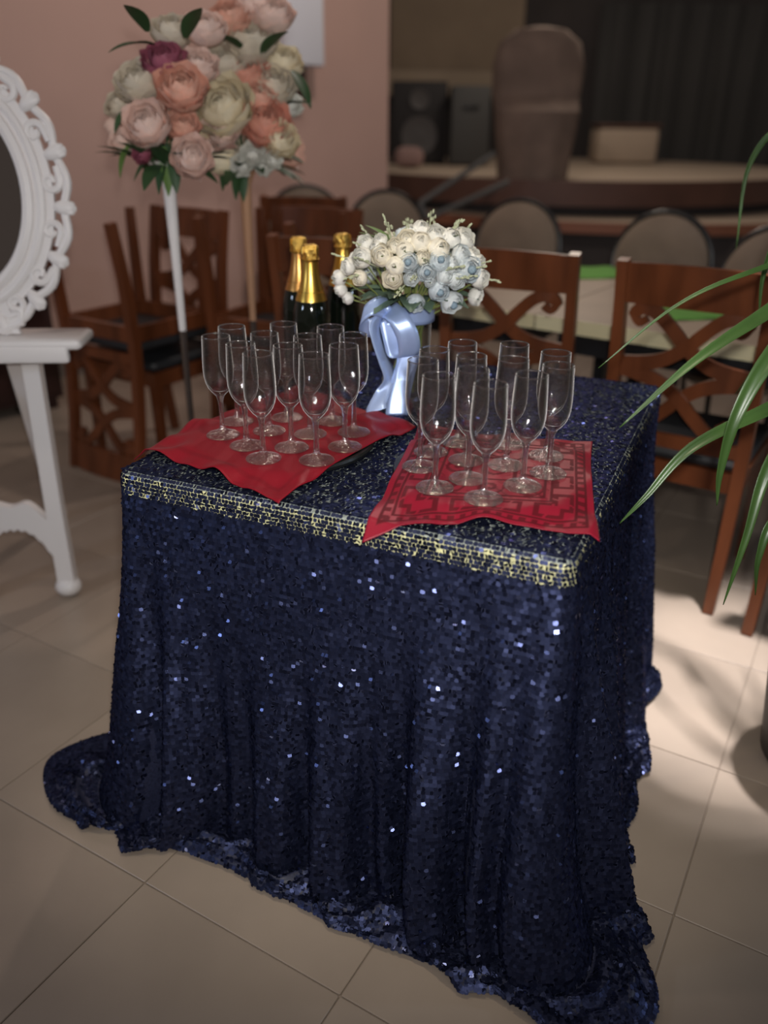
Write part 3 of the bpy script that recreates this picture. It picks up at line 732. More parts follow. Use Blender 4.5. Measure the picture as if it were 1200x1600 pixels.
# --- satin ribbon with a bow
SATIN = mat('blue_satin_ribbon', (0.38, 0.50, 0.80), 0.36, metal=0.35, spec=0.6, Anisotropic=0.6)
def ribbon(name, path, w, parent, wdir, tw=0.0):
    """flat band: path of points, width direction per point"""
    P = crom(path, 6); n = len(P); rows = []
    for i, p in enumerate(P):
        t = i / (n - 1); f = t * (len(wdir) - 1); k = min(int(f), len(wdir) - 2); g = f - k
        wv = (Vector(wdir[k]) * (1 - g) + Vector(wdir[k + 1]) * g).normalized() * w / 2
        rows.append([p - wv, p - wv * .5, p, p + wv * .5, p + wv])
    o = MB().grid(rows).build(name, SATIN, parent); return solid(o, 0.0008)
rows = []
for k in range(41):
    a = 2 * math.pi * k / 40; r = 0.0585 + 0.001 * math.sin(a * 5)
    rows.append([(r * math.cos(a), r * math.sin(a), z) for z in (0.176, 0.185, 0.194, 0.203, 0.213)])
rbn = solid(MB().grid(rows).build('ribbon_band', SATIN, vase), 0.0008)
VO = Vector((VX, VY, VZ))
def rp(cx, cy, dy): return at_y(484 + cx / 4.04, 312 + cy / 4.04, VY + dy) - VO
K = rp(490, 692, -.068)                            # knot on the front of the vase
MB().ball(K, (0.009, 0.007, 0.010)).build('bow_knot', SATIN, vase)
ribbon('bow_loop', [K, rp(410, 672, -.092), rp(330, 735, -.086), rp(345, 800, -.066), rp(420, 800, -.064), K + Vector((0, .002, -.006))], 0.042, vase, [(.1, .3, .9), (.3, .5, .8), (.25, .1, 1), (.2, -.3, 1), (0, -.1, 1), (.1, .1, 1)])
ribbon('bow_loop', [K, rp(560, 745, -.096), rp(618, 860, -.104), rp(625, 975, -.094), rp(560, 985, -.082), rp(530, 880, -.076), rp(500, 740, -.067)], 0.046, vase, [(.7, .1, .6), (1, .05, .25), (1, .1, .05), (1, .3, .05), (1, .3, 0), (1, .3, 0), (.8, .3, .3)])
ribbon('ribbon_tail', [K, rp(430, 735, -.086), rp(415, 830, -.094), rp(455, 980, -.092), rp(503, 1110, -.088), rp(470, 1190, -.10), rp(425, 1290, -.118), rp(420, 1335, -.128)], 0.044, vase, [(.9, .2, .4), (.7, .6, .2), (.45, .85, .1), (.4, .9, .1), (.5, .8, .1), (.9, .3, .35), (.95, .1, .3), (.95, 0, .3)])
ribbon('ribbon_tail', [rp(520, 760, -.070), rp(590, 900, -.074), rp(622, 990, -.080), rp(590, 1120, -.088), rp(560, 1260, -.100), rp(548, 1362, -.112)], 0.048, vase, [(1, .1, .2), (1, .1, .1), (1, .05, .12), (.98, .05, .1), (.98, .05, .06), (.98, 0, .02)])

# ------------------------------------------------------------------ lattice-back wooden chairs
CW, CSEAT, CHH = 0.425, 0.465, 1.00
def back_y(z):
    return float(np.interp(z, [0, .2, .44, .6, .8, 1.0], [-.235, -.205, -.19, -.196, -.216, -.250]))
def make_chair():
    c = empty('dining_chair', (0, 0, 0))
    hw = CW / 2 - 0.017
    for s in (-1, 1):
        zs = [0.001, .1, .2, .32, .44, .55, .66, .78, .90, 1.0]
        MB().tube([(s * hw, back_y(z), z) for z in zs], 0, rect=[(0.030 + 0.006 * math.sin(math.pi * min(1, z / .9)), 0.036) for z in zs], up=(0, 1, 0)).build('back_post', WOOD, c)
    for s in (-1, 1):
        MB().tube([(s * (hw - .002), .195, 0.001), (s * (hw - .002), .195, .25), (s * (hw - .002), .195, .435)], 0, rect=[(.028, .028), (.034, .034), (.042, .042)], up=(0, 1, 0)).build('leg', WOOD, c, False)
    for (a, b) in (((-hw + .02, .195, .405), (hw - .02, .195, .405)), ((-hw + .02, -.192, .405), (hw - .02, -.192, .405)), ((-hw, -.17, .405), (-hw, .175, .405)), ((hw, -.17, .405), (hw, .175, .405))):
        MB().tube([a, b], 0, rect=(.024, .06), up=(0, 0, 1)).build('seat_rail', WOOD, c, False)
    MB().rbox((0, .008, CSEAT - .010), (CW - .012, .405, .046), .03).build('cushion', PAD, c)
    def curved_plank(z0, z1, name, t=.02, bow=.012, ext=0.0, crest=0.0):
        rows = []
        for i in range(11):
            s = i / 10 * 2 - 1; x = s * (hw - .012 + ext); yb = -bow * (1 - s * s); ze = z1 + crest * (1 - s * s)
            rows.append([(x, back_y(z0) + yb - t / 2, z0), (x, back_y(z1) + yb - t / 2, ze), (x, back_y(z1) + yb + t / 2, ze), (x, back_y(z0) + yb + t / 2, z0)])
        return MB().rings(rows, True).build(name, WOOD, c)
    curved_plank(.885, .994, 'top_rail', .022, .010, 0.0, .006)
    curved_plank(.478, .518, 'lower_rail', .02, .010)
    z0, z1 = .518, .885; H_ = z1 - z0; X_ = hw - .010
    def strip(sx, sv):
        # corner scroll -> crossing -> opposite post at mid height; v measured from the middle
        pts = [(-.62, .80), (-.74, .72), (-.82, .84), (-.70, .96), (-.48, .90), (-.22, .66), (0, .42), (.30, .20), (.62, .09), (1.0, .02)]
        path = []
        for x, v in crom([(x, 0, v) for x, v in pts], 4) and [(p.x, p.z) for p in crom([(x, 0, v) for x, v in pts], 4)]:
            z = (z0 + z1) / 2 + sv * v * H_ / 2 * .98
            path.append((sx * x * X_, back_y(z) - .010 * (1 - x * x) + (.004 if sx > 0 else -.002), z))
        return MB().tube(path, 0, rect=[(.016, .030 if i > 10 else .022) for i in range(len(path))], up=(0, 1, 0)) if False else sweep_flat(path, .036, .016)
    for sx in (-1, 1):
        for sv in (-1, 1):
            strip(sx, sv).build('lattice_strip', WOOD, c)
    return c
def sweep_flat(path, w, t):
    P = [Vector(p) for p in path]; rows = []
    for i, p in enumerate(P):
        d = (P[min(i + 1, len(P) - 1)] - P[max(i - 1, 0)]); d.y = 0; d.normalize()
        n = Vector((-d.z, 0, d.x)); ww = w * (0.62 if i < 8 else 1.0) * (1.0 + 0.35 * (i / (len(P) - 1)) ** 6)
        y = Vector((0, 1, 0))
        rows.append([p - n * ww / 2 - y * t / 2, p + n * ww / 2 - y * t / 2, p + n * ww / 2 + y * t / 2, p - n * ww / 2 + y * t / 2])
    return MB().rings(rows, True)
chair0 = make_chair(); used = [False]
def put_chair(loc, rz, label, flip=False, group='lattice backed wooden chairs'):
    c = chair0 if not used[0] else copy_tree(chair0)
    used[0] = True
    c.location = loc; c.rotation_euler = (0, math.pi, rz) if flip else (0, 0, rz)
    return tag(c, label, 'chair', group)
def by_backfoot(p, rz, side):
    """chair origin from one back foot (side -1 left, +1 right)"""
    l = Vector((side * (CW / 2 - .017), back_y(0), 0)); l.rotate(Matrix.Rotation(rz, 3, 'Z')); return Vector((p[0], p[1], 0)) - l
def by_top(u, v, rz, side, z=CHH):
    p = at_z(u, v, z); l = Vector((side * (CW / 2), back_y(1.0), 0)); l.rotate(Matrix.Rotation(rz, 3, 'Z')); q = Vector((p.x, p.y, 0)) - l; q.z = z - CHH; return q
put_chair(by_top(908, 397, rad(-24), 1), rad(-24), 'wooden lattice chair pushed to the tan table just behind the bouquet and right glasses')
put_chair(by_top(966, 404, rad(-33), -1), rad(-33), 'wooden lattice chair beside the table corner, behind the green plant leaves')
put_chair(by_backfoot(at_z(1168, 990, 0), rad(-36), -1), rad(-36), 'wooden chair at the right edge, only its leg in view under the plant')
put_chair(by_top(418, 366, rad(-20), -1), rad(-20), 'wooden lattice chair directly behind the champagne bottles')
# stacks by the pink wall: one chair upright, one upside down seat to seat with its back hanging in front
def stack(p, rz, lab_low, lab_up):
    put_chair((p[0], p[1], 0), rz + math.pi, lab_low)
    # the upside-down one: rotate about its own depth axis, back side stays towards the viewer
    off = Vector((0, .055, 0)); off.rotate(Matrix.Rotation(rz, 3, 'Z'))
    put_chair((p[0] - off.x * 1.6, p[1] - off.y * 1.6, 2 * (CSEAT + .013) + .046), rz, lab_up, flip=True)
s1 = by_backfoot(at_z(115, 706, 0.03), rad(-33), -1); stack((s1.x + .09, s1.y + .0), rad(-33), 'upright wooden chair under the overturned one, beside the white easel', 'upside down wooden chair with lattice back hanging down, beside the white easel')
stack((s1.x + .65, s1.y + .06), rad(-24), 'upright wooden chair under the second overturned chair, behind the clear trumpet stands', 'second upside down wooden chair, legs up behind the left clear trumpet stand')
put_chair(by_top(542, 308, rad(-6), 1), rad(-6), 'wooden lattice chair near the pink wall with broad top rail, behind the right trumpet stand')

# ------------------------------------------------------------------ long tan tables with round-backed chairs
RA = rad(-35)
Q0 = at_z(836, 492, 0.74)
rd = Vector((math.cos(RA), math.sin(RA), 0)); rn = Vector((-math.sin(RA), math.cos(RA), 0))
def long_table(a0, a1, label):
    L = a1 - a0; c = Q0 + rd * ((a0 + a1) / 2) + rn * 0.5; t = empty('long_table', (c.x, c.y, 0), RA); tag(t, label, 'table', 'tan tables in a row')
    MB().box((0, 0, .7285), (L - .006, 1.0 - .01, .0225)).build('table_top', TABLETOP, t, False)
    for (cx, cy, sx, sy) in ((0, -.4985, L - .006, .004), (0, .4985, L - .006, .004)):
        MB().box((cx, cy, .7165), (sx, sy, .047)).build('edge_band', TABLEEDGE, t, False)
    MB().box((0, 0, .66), (L - .12, .86, .10)).build('apron', BLACK, t, False)
    for sx in (-1, 1):
        for sy in (-1, 1):
            MB().box((sx * (L / 2 - .08), sy * .40, .309), (.05, .05, .612)).build('leg', BLACK, t, False)
long_table(-0.80, 0.0, 'tan table end behind the bouquet, left of the joint between the two tables')
long_table(0.0, 1.7, 'long tan table with green napkins, behind the lattice chairs')
gm = MB()
def green_napkin(u, v, rz, s, label):
    p = at_z(u, v, .742); rows = []
    n = 8
    for j in range(n + 1):
        rows.append([((i / n - .5) * s, (j / n - .5) * s, 0.0015 + 0.0016 * (1 + math.sin(i * 1.7 + j))) for i in range(n + 1)])
    o = MB().grid(rows).build('green_napkin', GREEN, None, True, (p.x, p.y, .7405)); o.rotation_euler = (0, 0, rz); solid(o, .0015)
    tag(o, label, 'napkin', 'green napkins on the tan table')
green_napkin(925, 426, RA + rad(45), .30, 'bright green napkin on the tan table between the two lattice chairs')
green_napkin(1080, 486, RA + rad(45), .27, 'bright green napkin seen through the lattice of the right chair')

def round_chair():
    c = empty('round_back_chair', (0, 0, 0))     # front faces -Y
    rx, rz_ = .225, .215; cz = .765
    def tilt(x, z, y): return (x, .20 + (z - .45) * .12 + y, z)
    rows = []
    for y, k in ((.022, .0), (.022, .8), (.016, .93), (0, .97), (-.02, .95), (-.034, .80), (-.042, .45), (-.044, .0)):
        rows.append([tilt(max(k, .01) * rx * math.cos(2 * math.pi * i / 32), cz + max(k, .01) * rz_ * math.sin(2 * math.pi * i / 32), y) for i in range(32)])
    MB().rings(rows, True).build('back_pad', TAUPE, c)
    ring = [tilt(rx * math.cos(2 * math.pi * i / 40), cz + rz_ * math.sin(2 * math.pi * i / 40), 0) for i in range(41)]
    MB().tube(ring, .013, 8, up=(0, 1, 0), caps=False).build('back_frame', BLACK, c)
    for s in (-1, 1):
        MB().tube([(s * .19, .30, .001), (s * .18, .22, .42), tilt(s * .14, .60, 0)], .012, 8).build('back_leg', BLACK, c)
        MB().tube([(s * .19, -.21, .001), (s * .18, -.18, .44)], .012, 8).build('front_leg', BLACK, c)
    MB().lathe([(.02, .43), (.20, .43), (.225, .445), (.228, .47), (.21, .495), (.12, .505), (.01, .507)], 32).build('seat', TAUPE, c)
    return c
rc0 = round_chair()
for i, (u, v, lab, rot) in enumerate(((602, 297, 'taupe round-backed chair above the left of the bouquet, next to the wall corner', 20), (817, 311, 'taupe round-backed chair behind the lattice chair right of the bouquet', -32), (1047, 330, 'taupe round-backed chair behind the right lattice chair', -38), (475, 289, 'round-backed chair farthest left, against the pink wall', 10), (1235, 352, 'round-backed chair cut off by the right edge of the photo', -40))):
    p = at_z(u, v, .985); c = rc0 if i == 0 else copy_tree(rc0)
    off = Vector((0, .262, 0)); off.rotate(Matrix.Rotation(rad(rot), 3, 'Z'))
    c.location = (p.x - off.x, p.y - off.y, 0); c.rotation_euler = (0, 0, rad(rot)); tag(c, lab, 'chair', 'round backed chairs along the tan tables')

# ------------------------------------------------------------------ tall clear trumpet stands with flower balls
ACRYL = mat('dark_clear_acrylic', (0.20, 0.16, 0.14), 0.12, metal=0.75, noise=0.3, nscale=3)
def trumpet(u, v, y, label, up_mat):
    top = at_y(u, v, y); h = top.z
    t = empty('trumpet_vase', (top.x, y, 0)); tag(t, label, 'vase', 'tall trumpet flower stands')
    MB().lathe([(.09, .001), (.095, .004), (.088, .012), (.03, .03), (.012, .06), (.0095, .12)], 28).build('base', ACRYL, t)
    MB().lathe([(.0095, .12), (.0095, h * .40), (.0105, h * .66)], 16).build('lower_stem', ACRYL, t)
    MB().lathe([(.0105, h * .66), (.0135, h * .85), (.0185, h)], 16).build('upper_stem', up_mat, t)
    MB().lathe([(.0185, h), (.030, h + .03), (.055, h + .055), (.06, h + .058)], 20).build('cup', up_mat, t)
    return Vector((top.x, y, h))
tA = trumpet(264, 287, 2.42, 'tall slim clear trumpet stand with flash glare painted white on its upper half, beside the overturned chairs', mat('flash_white_acrylic', (0.80, 0.77, 0.76), 0.25))  # white tone paints in the flash that clear acrylic reflects
tB = trumpet(383, 288, 2.60, 'tall slim clear trumpet stand with amber upper half, left of the champagne bottles', mat('amber_acrylic', (0.62, 0.36, 0.22), 0.2, metal=0.3))
PEACH = mat('peach_petal', (0.80, 0.45, 0.34), 0.65, noise=0.12, nscale=2)
BLUSH = mat('blush_petal', (0.84, 0.63, 0.55), 0.65, noise=0.08, nscale=2)
CORAL = mat('coral_petal', (0.74, 0.34, 0.25), 0.65, noise=0.12, nscale=2)
BUTTER = mat('butter_petal', (0.82, 0.72, 0.52), 0.65, noise=0.08, nscale=2)
MAUVE = mat('mauve_petal', (0.36, 0.10, 0.15), 0.65, noise=0.15, nscale=2)
SAGE = mat('sage_cream_petal', (0.70, 0.62, 0.50), 0.65, noise=0.1, nscale=2)
DLEAF = mat('dark_green_leaf', (0.035, 0.085, 0.03), 0.55, noise=0.3, nscale=12)
big_leaf = leaf_mesh(0.13, 0.05, -0.3).mesh('leaf', DLEAF); mid_leaf = leaf_mesh(0.12, 0.045, -0.5).mesh('leaf', GLEAF)
def arrangement(origin, blooms, leaves, label, seed):
    a = empty('flower_arrangement', origin); tag(a, label, 'flowers', 'tall table flower arrangements')
    rr_ = random.Random(seed); c = None; core = Vector((0, 0, .06)); stm = MB()
    for (u, v, px, mt, dy) in blooms:
        p = at_y(u, v, origin.y + dy) - origin
        s = px / F_PX * (origin.y + dy) * 1.05
        o = link(bloom_mesh('rose', rr_.randrange(2), mt), 'bloom', a, p, None, s * .92)
        d = p - Vector((0, 0.0, .02)); d = d.normalized() * .8 + Vector((0, -.75, .15)); orient(o, d, rr_.uniform(0, 6))
        stm.tube(bez((0, 0, .02), (0, 0, .09), p * .6 + Vector((0, .03, .02)), p + Vector((0, .02, -.01)), 6), .0025, 5)
    # blooms on the far side
    for i in range(9):
        ang = rad(20 + 140 * i / 8); p = Vector((.13 * math.cos(ang), .05 + .11 * math.sin(ang), rr_.uniform(.06, .24)))
        o = link(bloom_mesh('rose', i % 2, rr_.choice([PEACH, BLUSH, BUTTER, CORAL])), 'bloom', a, p, None, rr_.uniform(.035, .048)); orient(o, p + Vector((0, .2, 0)))
        stm.tube(bez((0, 0, .02), (0, 0, .09), p * .6, p, 5), .0025, 5)
    stm.build('stems', DLEAF, a)
    for (u, v, u2, v2, mtl, s) in leaves:
        p = at_y(u, v, origin.y - .03) - origin; q = at_y(u2, v2, origin.y - .08) - origin
        o = link(big_leaf if mtl == 'd' else mid_leaf, 'leaf', a, p, None, s); orient_y(o, q - p)
    for i in range(16):
        ang = i * GA; p = Vector((.05 * math.cos(ang), .05 * math.sin(ang), .05)); o = link(big_leaf, 'leaf', a, p, None, 1.0); orient_y(o, (math.cos(ang), math.sin(ang), rr_.uniform(-.2, .9)))
arrangement(tA, [(228, 192, 31, BLUSH, -.10), (300, 245, 27, BLUSH, -.12), (215, 125, 30, SAGE, -.03), (283, 135, 32, PEACH, -.08), (285, 195, 22, PEACH, -.06), (256, 92, 27, MAUVE, -.02), (190, 215, 20, BLUSH, .0), (222, 240, 13, MAUVE, -.08), (240, 158, 20, CORAL, -.02), (185, 160, 20, SAGE, .03), (310, 100, 24, BLUSH, .02), (270, 45, 26, SAGE, .08), (320, 40, 26, BLUSH, .08)],
            [(255, 230, 268, 290, 'm', .9), (250, 235, 205, 262, 'd', .8), (262, 240, 240, 285, 'd', .8), (270, 235, 275, 285, 'd', .8), (205, 225, 175, 255, 'm', .7), (200, 170, 178, 190, 'd', .6), (230, 50, 215, 20, 'd', 1.0), (240, 70, 205, 62, 'd', 1.0), (290, 60, 300, 20, 'd', 1.0)],
            'left tall flower arrangement of blush and coral roses with mauve bloom', 3)
arrangement(tB, [(345, 165, 40, BUTTER, -.14), (345, 205, 24, BLUSH, -.15), (415, 190, 34, CORAL, -.10), (385, 115, 28, CORAL, -.02), (440, 218, 23, BUTTER, -.12), (352, 95, 30, SAGE, .0), (425, 130, 30, SAGE, -.02), (405, 150, 22, PEACH, -.08), (390, 62, 32, SAGE, .02), (360, 25, 26, PEACH, .05), (425, 20, 26, BLUSH, .06), (448, 160, 20, IVORY, .0), (395, 240, 15, IVORY, -.12), (378, 258, 14, IVORY, -.12), (412, 262, 11, IVORY, -.12), (428, 250, 11, IVORY, -.13), (365, 245, 13, SAGE, -.1), (440, 95, 26, BUTTER, .05), (400, 5, 30, BLUSH, .1)],
            [(370, 245, 385, 300, 'd', .9), (360, 240, 345, 275, 'd', .8), (430, 245, 465, 238, 'd', .8), (445, 165, 475, 150, 'd', .8), (400, 225, 410, 255, 'm', .6), (380, 245, 365, 285, 'd', .9), (455, 110, 482, 140, 'd', .9), (380, 80, 355, 55, 'd', 1.0), (410, 85, 430, 50, 'd', 1.0)],
            'right tall flower arrangement with large butter dahlia and coral roses', 8)

# white wall light behind the flowers
pw = at_y(462, 104, 5.62)
wlm = empty('wall_light', (pw.x, pw.y, pw.z), wang); tag(wlm, 'white box wall light with dark bracket on the pink wall behind the flowers', 'lamp')
MB().rbox((0, -.02, .30), (.30, .16, .60), .02).build('shade', mat('white_shade', (0.80, 0.82, 0.88), 0.6), wlm)
MB().rbox((.04, .06, -.08), (.10, .10, .20), .01).build('bracket', mat('dark_bracket', (0.06, 0.03, 0.022), 0.5), wlm)

# ------------------------------------------------------------------ white easel and ornate oval mirror
EX = at_z(105, 936, 0).x; EY = at_z(105, 936, 0).y
ez = empty('display_easel', (EX - .125, EY + .02, 0), rad(4)); tag(ez, 'white painted wooden easel with carved crossbar and ball feet, holding the mirror', 'easel')
for s in (-1, 1):
    x = .125 * s
    lg = MB().tube([(x, 0, .03), (x, 0, .3), (x, .02, .80)], 0, rect=[(.050, .040), (.046, .036), (.046, .036)], up=(0, 1, 0)).build('front_leg', WHITE, ez, False)
    MB().ball((x, -.002, .032), (.040, .036, .031)).build('ball_foot', WHITE, lg)
    # upright that the mirror leans on
    MB().tube([(x * .6, .05, .80), (x * .35, .14, 1.36)], 0, rect=(.030, .022), up=(0, 1, 0)).build('upright', WHITE, ez, False)
MB().tube([(.07, .03, .79), (-.06, .56, .006)], 0, rect=(.040, .030), up=(0, 1, 0)).build('rear_leg', WHITE, ez, False)
MB().rbox((0, -.02, .800), (.59, .15, .030), .014).build('ledge', WHITE, ez)
MB().rbox((0, -.085, .775), (.52, .025, .045), .008).build('ledge_lip', WHITE, ez)
# carved crossbar with scalloped lower edge
top = []; bot = []
for i in range(41):
    s = i / 40 * 2 - 1; x = s * .104
    zt = .262 + .052 * math.cos(s * math.pi * .5) ** .7 - .01 * math.cos(s * math.pi * 2)
    zb = .225 - .105 * abs(s) ** 2.6 + .008 * abs(math.sin(s * 15))
    top.append((x, zt)); bot.append((x, zb))
rows = [[(x, -.014, zb), (x, -.014, zt), (x, .014, zt), (x, .014, zb)] for (x, zt), (_, zb) in zip(top, bot)]
MB().rings(rows, True).build('crossbar', WHITE, ez)
# mirror
mz = .818
mr_ = empty('oval_mirror', (EX - .115, EY + .02, mz), rad(4)); tag(mr_, 'oval mirror in an ornate white openwork frame standing on the easel', 'mirror')
LEAN = rad(-9); Lm = Matrix.Rotation(LEAN, 3, 'X')
MC = Vector((0, 0, .345)); ax, az = .222, .288           # mid line of the frame
def ov(a, k=1.0, y=0.0, e=0.0): return Lm @ (MC + Vector(((ax * k + e) * math.cos(a), y, (az * k + e) * math.sin(a)))) + Vector((0, -.035, 0))
def ovtube(e, r, n=72, wav=0.0, wn_=0, y=0.0):
    return MB().tube([ov(2 * math.pi * i / n, 1, y, e + wav * math.sin(wn_ * 2 * math.pi * i / n)) for i in range(n + 1)], r, 8, up=(0, 1, 0), caps=False)
ovtube(-.045, .017).build('inner_rim', WHITE, mr_)
ovtube(-.012, .012, 72, .0, 0, -.004).build('bead_rim', WHITE, mr_)
ovtube(.050, .011, 144, .007, 16).build('outer_rim', WHITE, mr_)
rows = [[ov(2 * math.pi * i / 64, 1, y, e) for i in range(64)] for e, y in ((-.043, -.006), (-.043, .010), (.020, .010), (.020, -.006), (-.043, -.006))]
MB().rings(rows, False).build('frame_band', WHITE, mr_)
def scroll_mesh(sg):
    P = []
    for i in range(25):
        t = i / 24; a = sg * (t * 2.1 * math.pi); q = .025 * (1 - .75 * t); P.append((q * math.cos(a) - .010, 0, q * math.sin(a)))
    P = [(.012, 0, -.034 * sg)] + P
    return MB().tube(P, [.0105] + [.0105 - .004 * i / 24 for i in range(25)], 7, up=(0, 1, 0))
for i in range(16):
    a = 2 * math.pi * i / 16 + .1; sg = 1 if i % 2 else -1; p = ov(a, 1, -.002, .026)
    o = scroll_mesh(sg).build('scroll', WHITE, mr_, True, p); t = Matrix.Rotation(LEAN, 3, 'X') @ Matrix.Rotation(-a, 3, 'Y'); o.rotation_euler = t.to_euler()
lm = MB().ball((0, 0, 0), (.030, .012, .018), None, 10, 7); lm.ball((.012, -.002, .010), (.014, .008, .008), None, 8, 6); lm.ball((.012, -.002, -.010), (.014, .008, .008), None, 8, 6)
lmm = lm.mesh('leaf_ornament', WHITE)
for i in range(16):
    a = 2 * math.pi * (i + .5) / 16 + .1; o = link(lmm, 'leaf_ornament', mr_, ov(a, 1, -.006, .046)); o.rotation_euler = (Matrix.Rotation(LEAN, 3, 'X') @ Matrix.Rotation(-a, 3, 'Y')).to_euler()
def fpt(x, z): return Lm @ (MC + Vector((x, -.004, z))) + Vector((0, -.035, 0))
cr = MB()
for s in (-1, 1):
    cr.tube([fpt(s * x, z) for x, z in ((.0, .325), (.03, .350), (.06, .345), (.062, .315), (.045, .320))], .010, 8, up=(0, 1, 0))
cr.ball(fpt(0, .335), (.025, .012, .030)); cr.build('crest', WHITE, mr_)
cf = MB()
for s in (-1, 1):
    cf.tube([fpt(s * x, z) for x, z in ((.0, -.318), (.05, -.328), (.09, -.328), (.125, -.315), (.13, -.285), (.105, -.28))], .012, 8, up=(0, 1, 0))
cf.ball(fpt(0, -.32), (.03, .014, .02)); cf.build('foot_scroll', WHITE, mr_)
rows = [[Lm @ (MC + Vector(((ax - .045) * k * math.cos(2 * math.pi * i / 48), y, (az - .045) * k * math.sin(2 * math.pi * i / 48)))) + Vector((0, -.035, 0)) for i in range(48)] for k, y in ((1, .008), (1, .002), (.5, .002), (.01, .002))]
MB().rings(rows, True).build('mirror_glass', mat('mirror_silver', (0.40, 0.36, 0.34), 0.03, metal=1.0), mr_)
fb = [[Lm @ (MC + Vector((x, y, z))) + Vector((0, -.035, 0)) for x, z in ((-.12, -.344), (.12, -.344), (.09, -.26), (-.09, -.26))] for y in (-.008, .012)]
MB().rings(fb, True).build('frame_foot', WHITE, mr_, False)

# dark sideboard near the wall, behind the easel
sb = empty('sideboard', at_z(-40, 668, 0), wang); tag(sb, 'low dark wooden sideboard against the pink wall behind the easel', 'cabinet')
DW = mat('dark_maroon_wood', (0.035, 0.014, 0.012), 0.4, noise=0.3, nscale=6)
MB().box((0, .2, .36), (.9, .40, .60)).build('body', DW, sb, False)
MB().rbox((0, .2, .675), (.96, .44, .03), .01).build('top', DW, sb)
for sx in (-1, 1):
    d_ = MB().rbox((sx * .22, -.008, .36), (.42, .016, .54), .006).build('door', DW, sb); MB().ball((sx * .05, -.024, .40), (.012, .012, .012)).build('knob', SKIRT, d_)
    for sy in (.05, .35): MB().box((sx * .4, sy, .031), (.05, .05, .06)).build('leg', DW, sb, False)

# ------------------------------------------------------------------ green plant at the right
PL = Vector((1.02, 1.50, 0))
pot = empty('plant_pot', PL); tag(pot, 'dark tapered plant pot on the floor at the right edge', 'pot')
POT = mat('dark_pot', (0.03, 0.025, 0.022), 0.5)
MB().lathe([(.11, .003), (.125, .004), (.135, .02), (.165, .30), (.168, .32), (.178, .325), (.178, .36), (.168, .362), (.160, .33)], 32).build('pot_body', POT, pot)
MB().lathe([(.158, .30), (.158, .315), (.05, .32), (.01, .322)], 24).build('soil', mat('soil', (0.03, 0.02, 0.014), 0.95, noise=0.4, nscale=60), pot)
plant = empty('potted_plant', PL + Vector((0, 0, .32))); tag(plant, 'green plant with long arching blade leaves reaching in from the right', 'plant')
BLADE = mat('green_blade_leaf', (0.045, 0.10, 0.022), 0.36, noise=0.25, nscale=10, spec=0.6)
CR = Vector((0.0, 0.0, .50))
MB().tube([(0, 0, 0), (.01, .01, .25), (0, 0, .52)], [.018, .016, .014], 10).build('trunk', mat('plant_trunk', (0.16, 0.11, 0.06), 0.8, noise=0.3, nscale=30), plant)
def blade(pts, w, tip=0.06):
    P = crom(pts, 8); n = len(P); rows = []
    for i, p in enumerate(P):
        t = i / (n - 1); d = (P[min(i + 1, n - 1)] - P[max(i - 1, 0)]).normalized(); side = d.cross(Vector((0, -.75, .66))).normalized(); up = side.cross(d)
        ww = w * (0.55 + 0.45 * math.sin(math.pi * min(.5, t * 1.2))) * (1 - max(0, t - .45) / .55) ** .85 / 2 + .0006
        rows.append([p - side * ww + up * ww * .45, p - side * ww * .5 + up * ww * .12, p, p + side * ww * .5 + up * ww * .12, p + side * ww + up * ww * .45])
    return solid(MB().grid(rows).build('blade_leaf', BLADE, plant), .0008)
def pxp(u, v, y): return at_y(u, v, y) - PL - Vector((0, 0, .32))
for pts, w in (([(1290, 430, 1.44), (1200, 488, 1.38), (1085, 565, 1.33), (968, 668, 1.30)], .030),
               ([(1290, 600, 1.42), (1200, 640, 1.36), (1080, 700, 1.32), (1010, 775, 1.30), (968, 818, 1.30)], .024),
               ([(1290, 470, 1.40), (1205, 555, 1.33), (1150, 650, 1.30), (1125, 735, 1.30), (1120, 790, 1.30)], .030),
               ([(1290, 620, 1.40), (1205, 720, 1.32), (1165, 840, 1.28), (1130, 945, 1.27)], .028),
               ([(1300, 395, 1.50), (1160, 430, 1.46), (1050, 482, 1.45), (935, 575, 1.44)], .010),
               ([(1300, 800, 1.38), (1215, 810, 1.33), (1185, 870, 1.31), (1180, 930, 1.31)], .024),
               ([(1330, 240, 1.9), (1230, 200, 2.0), (1170, 260, 2.05), (1150, 390, 2.05)], .022),
               ([(1330, 330, 1.6), (1240, 330, 1.7), (1195, 420, 1.72), (1185, 500, 1.72)], .022)):
    blade([CR - Vector((0, 0, .03)), (CR + pxp(*pts[0])) / 2 + Vector((0.02, 0, .10))] + [pxp(*p) for p in pts], w)
for i in range(14):
    a = rad(-80 + 200 * i / 13); q = Vector((math.cos(a), math.sin(a), 0)); L = R.uniform(.3, .45)
    blade([CR, CR + q * L * .4 + Vector((0, 0, .2)), CR + q * L * .8 + Vector((0, 0, .17)), CR + q * L * 1.15 + Vector((0, 0, -.05))], .028)

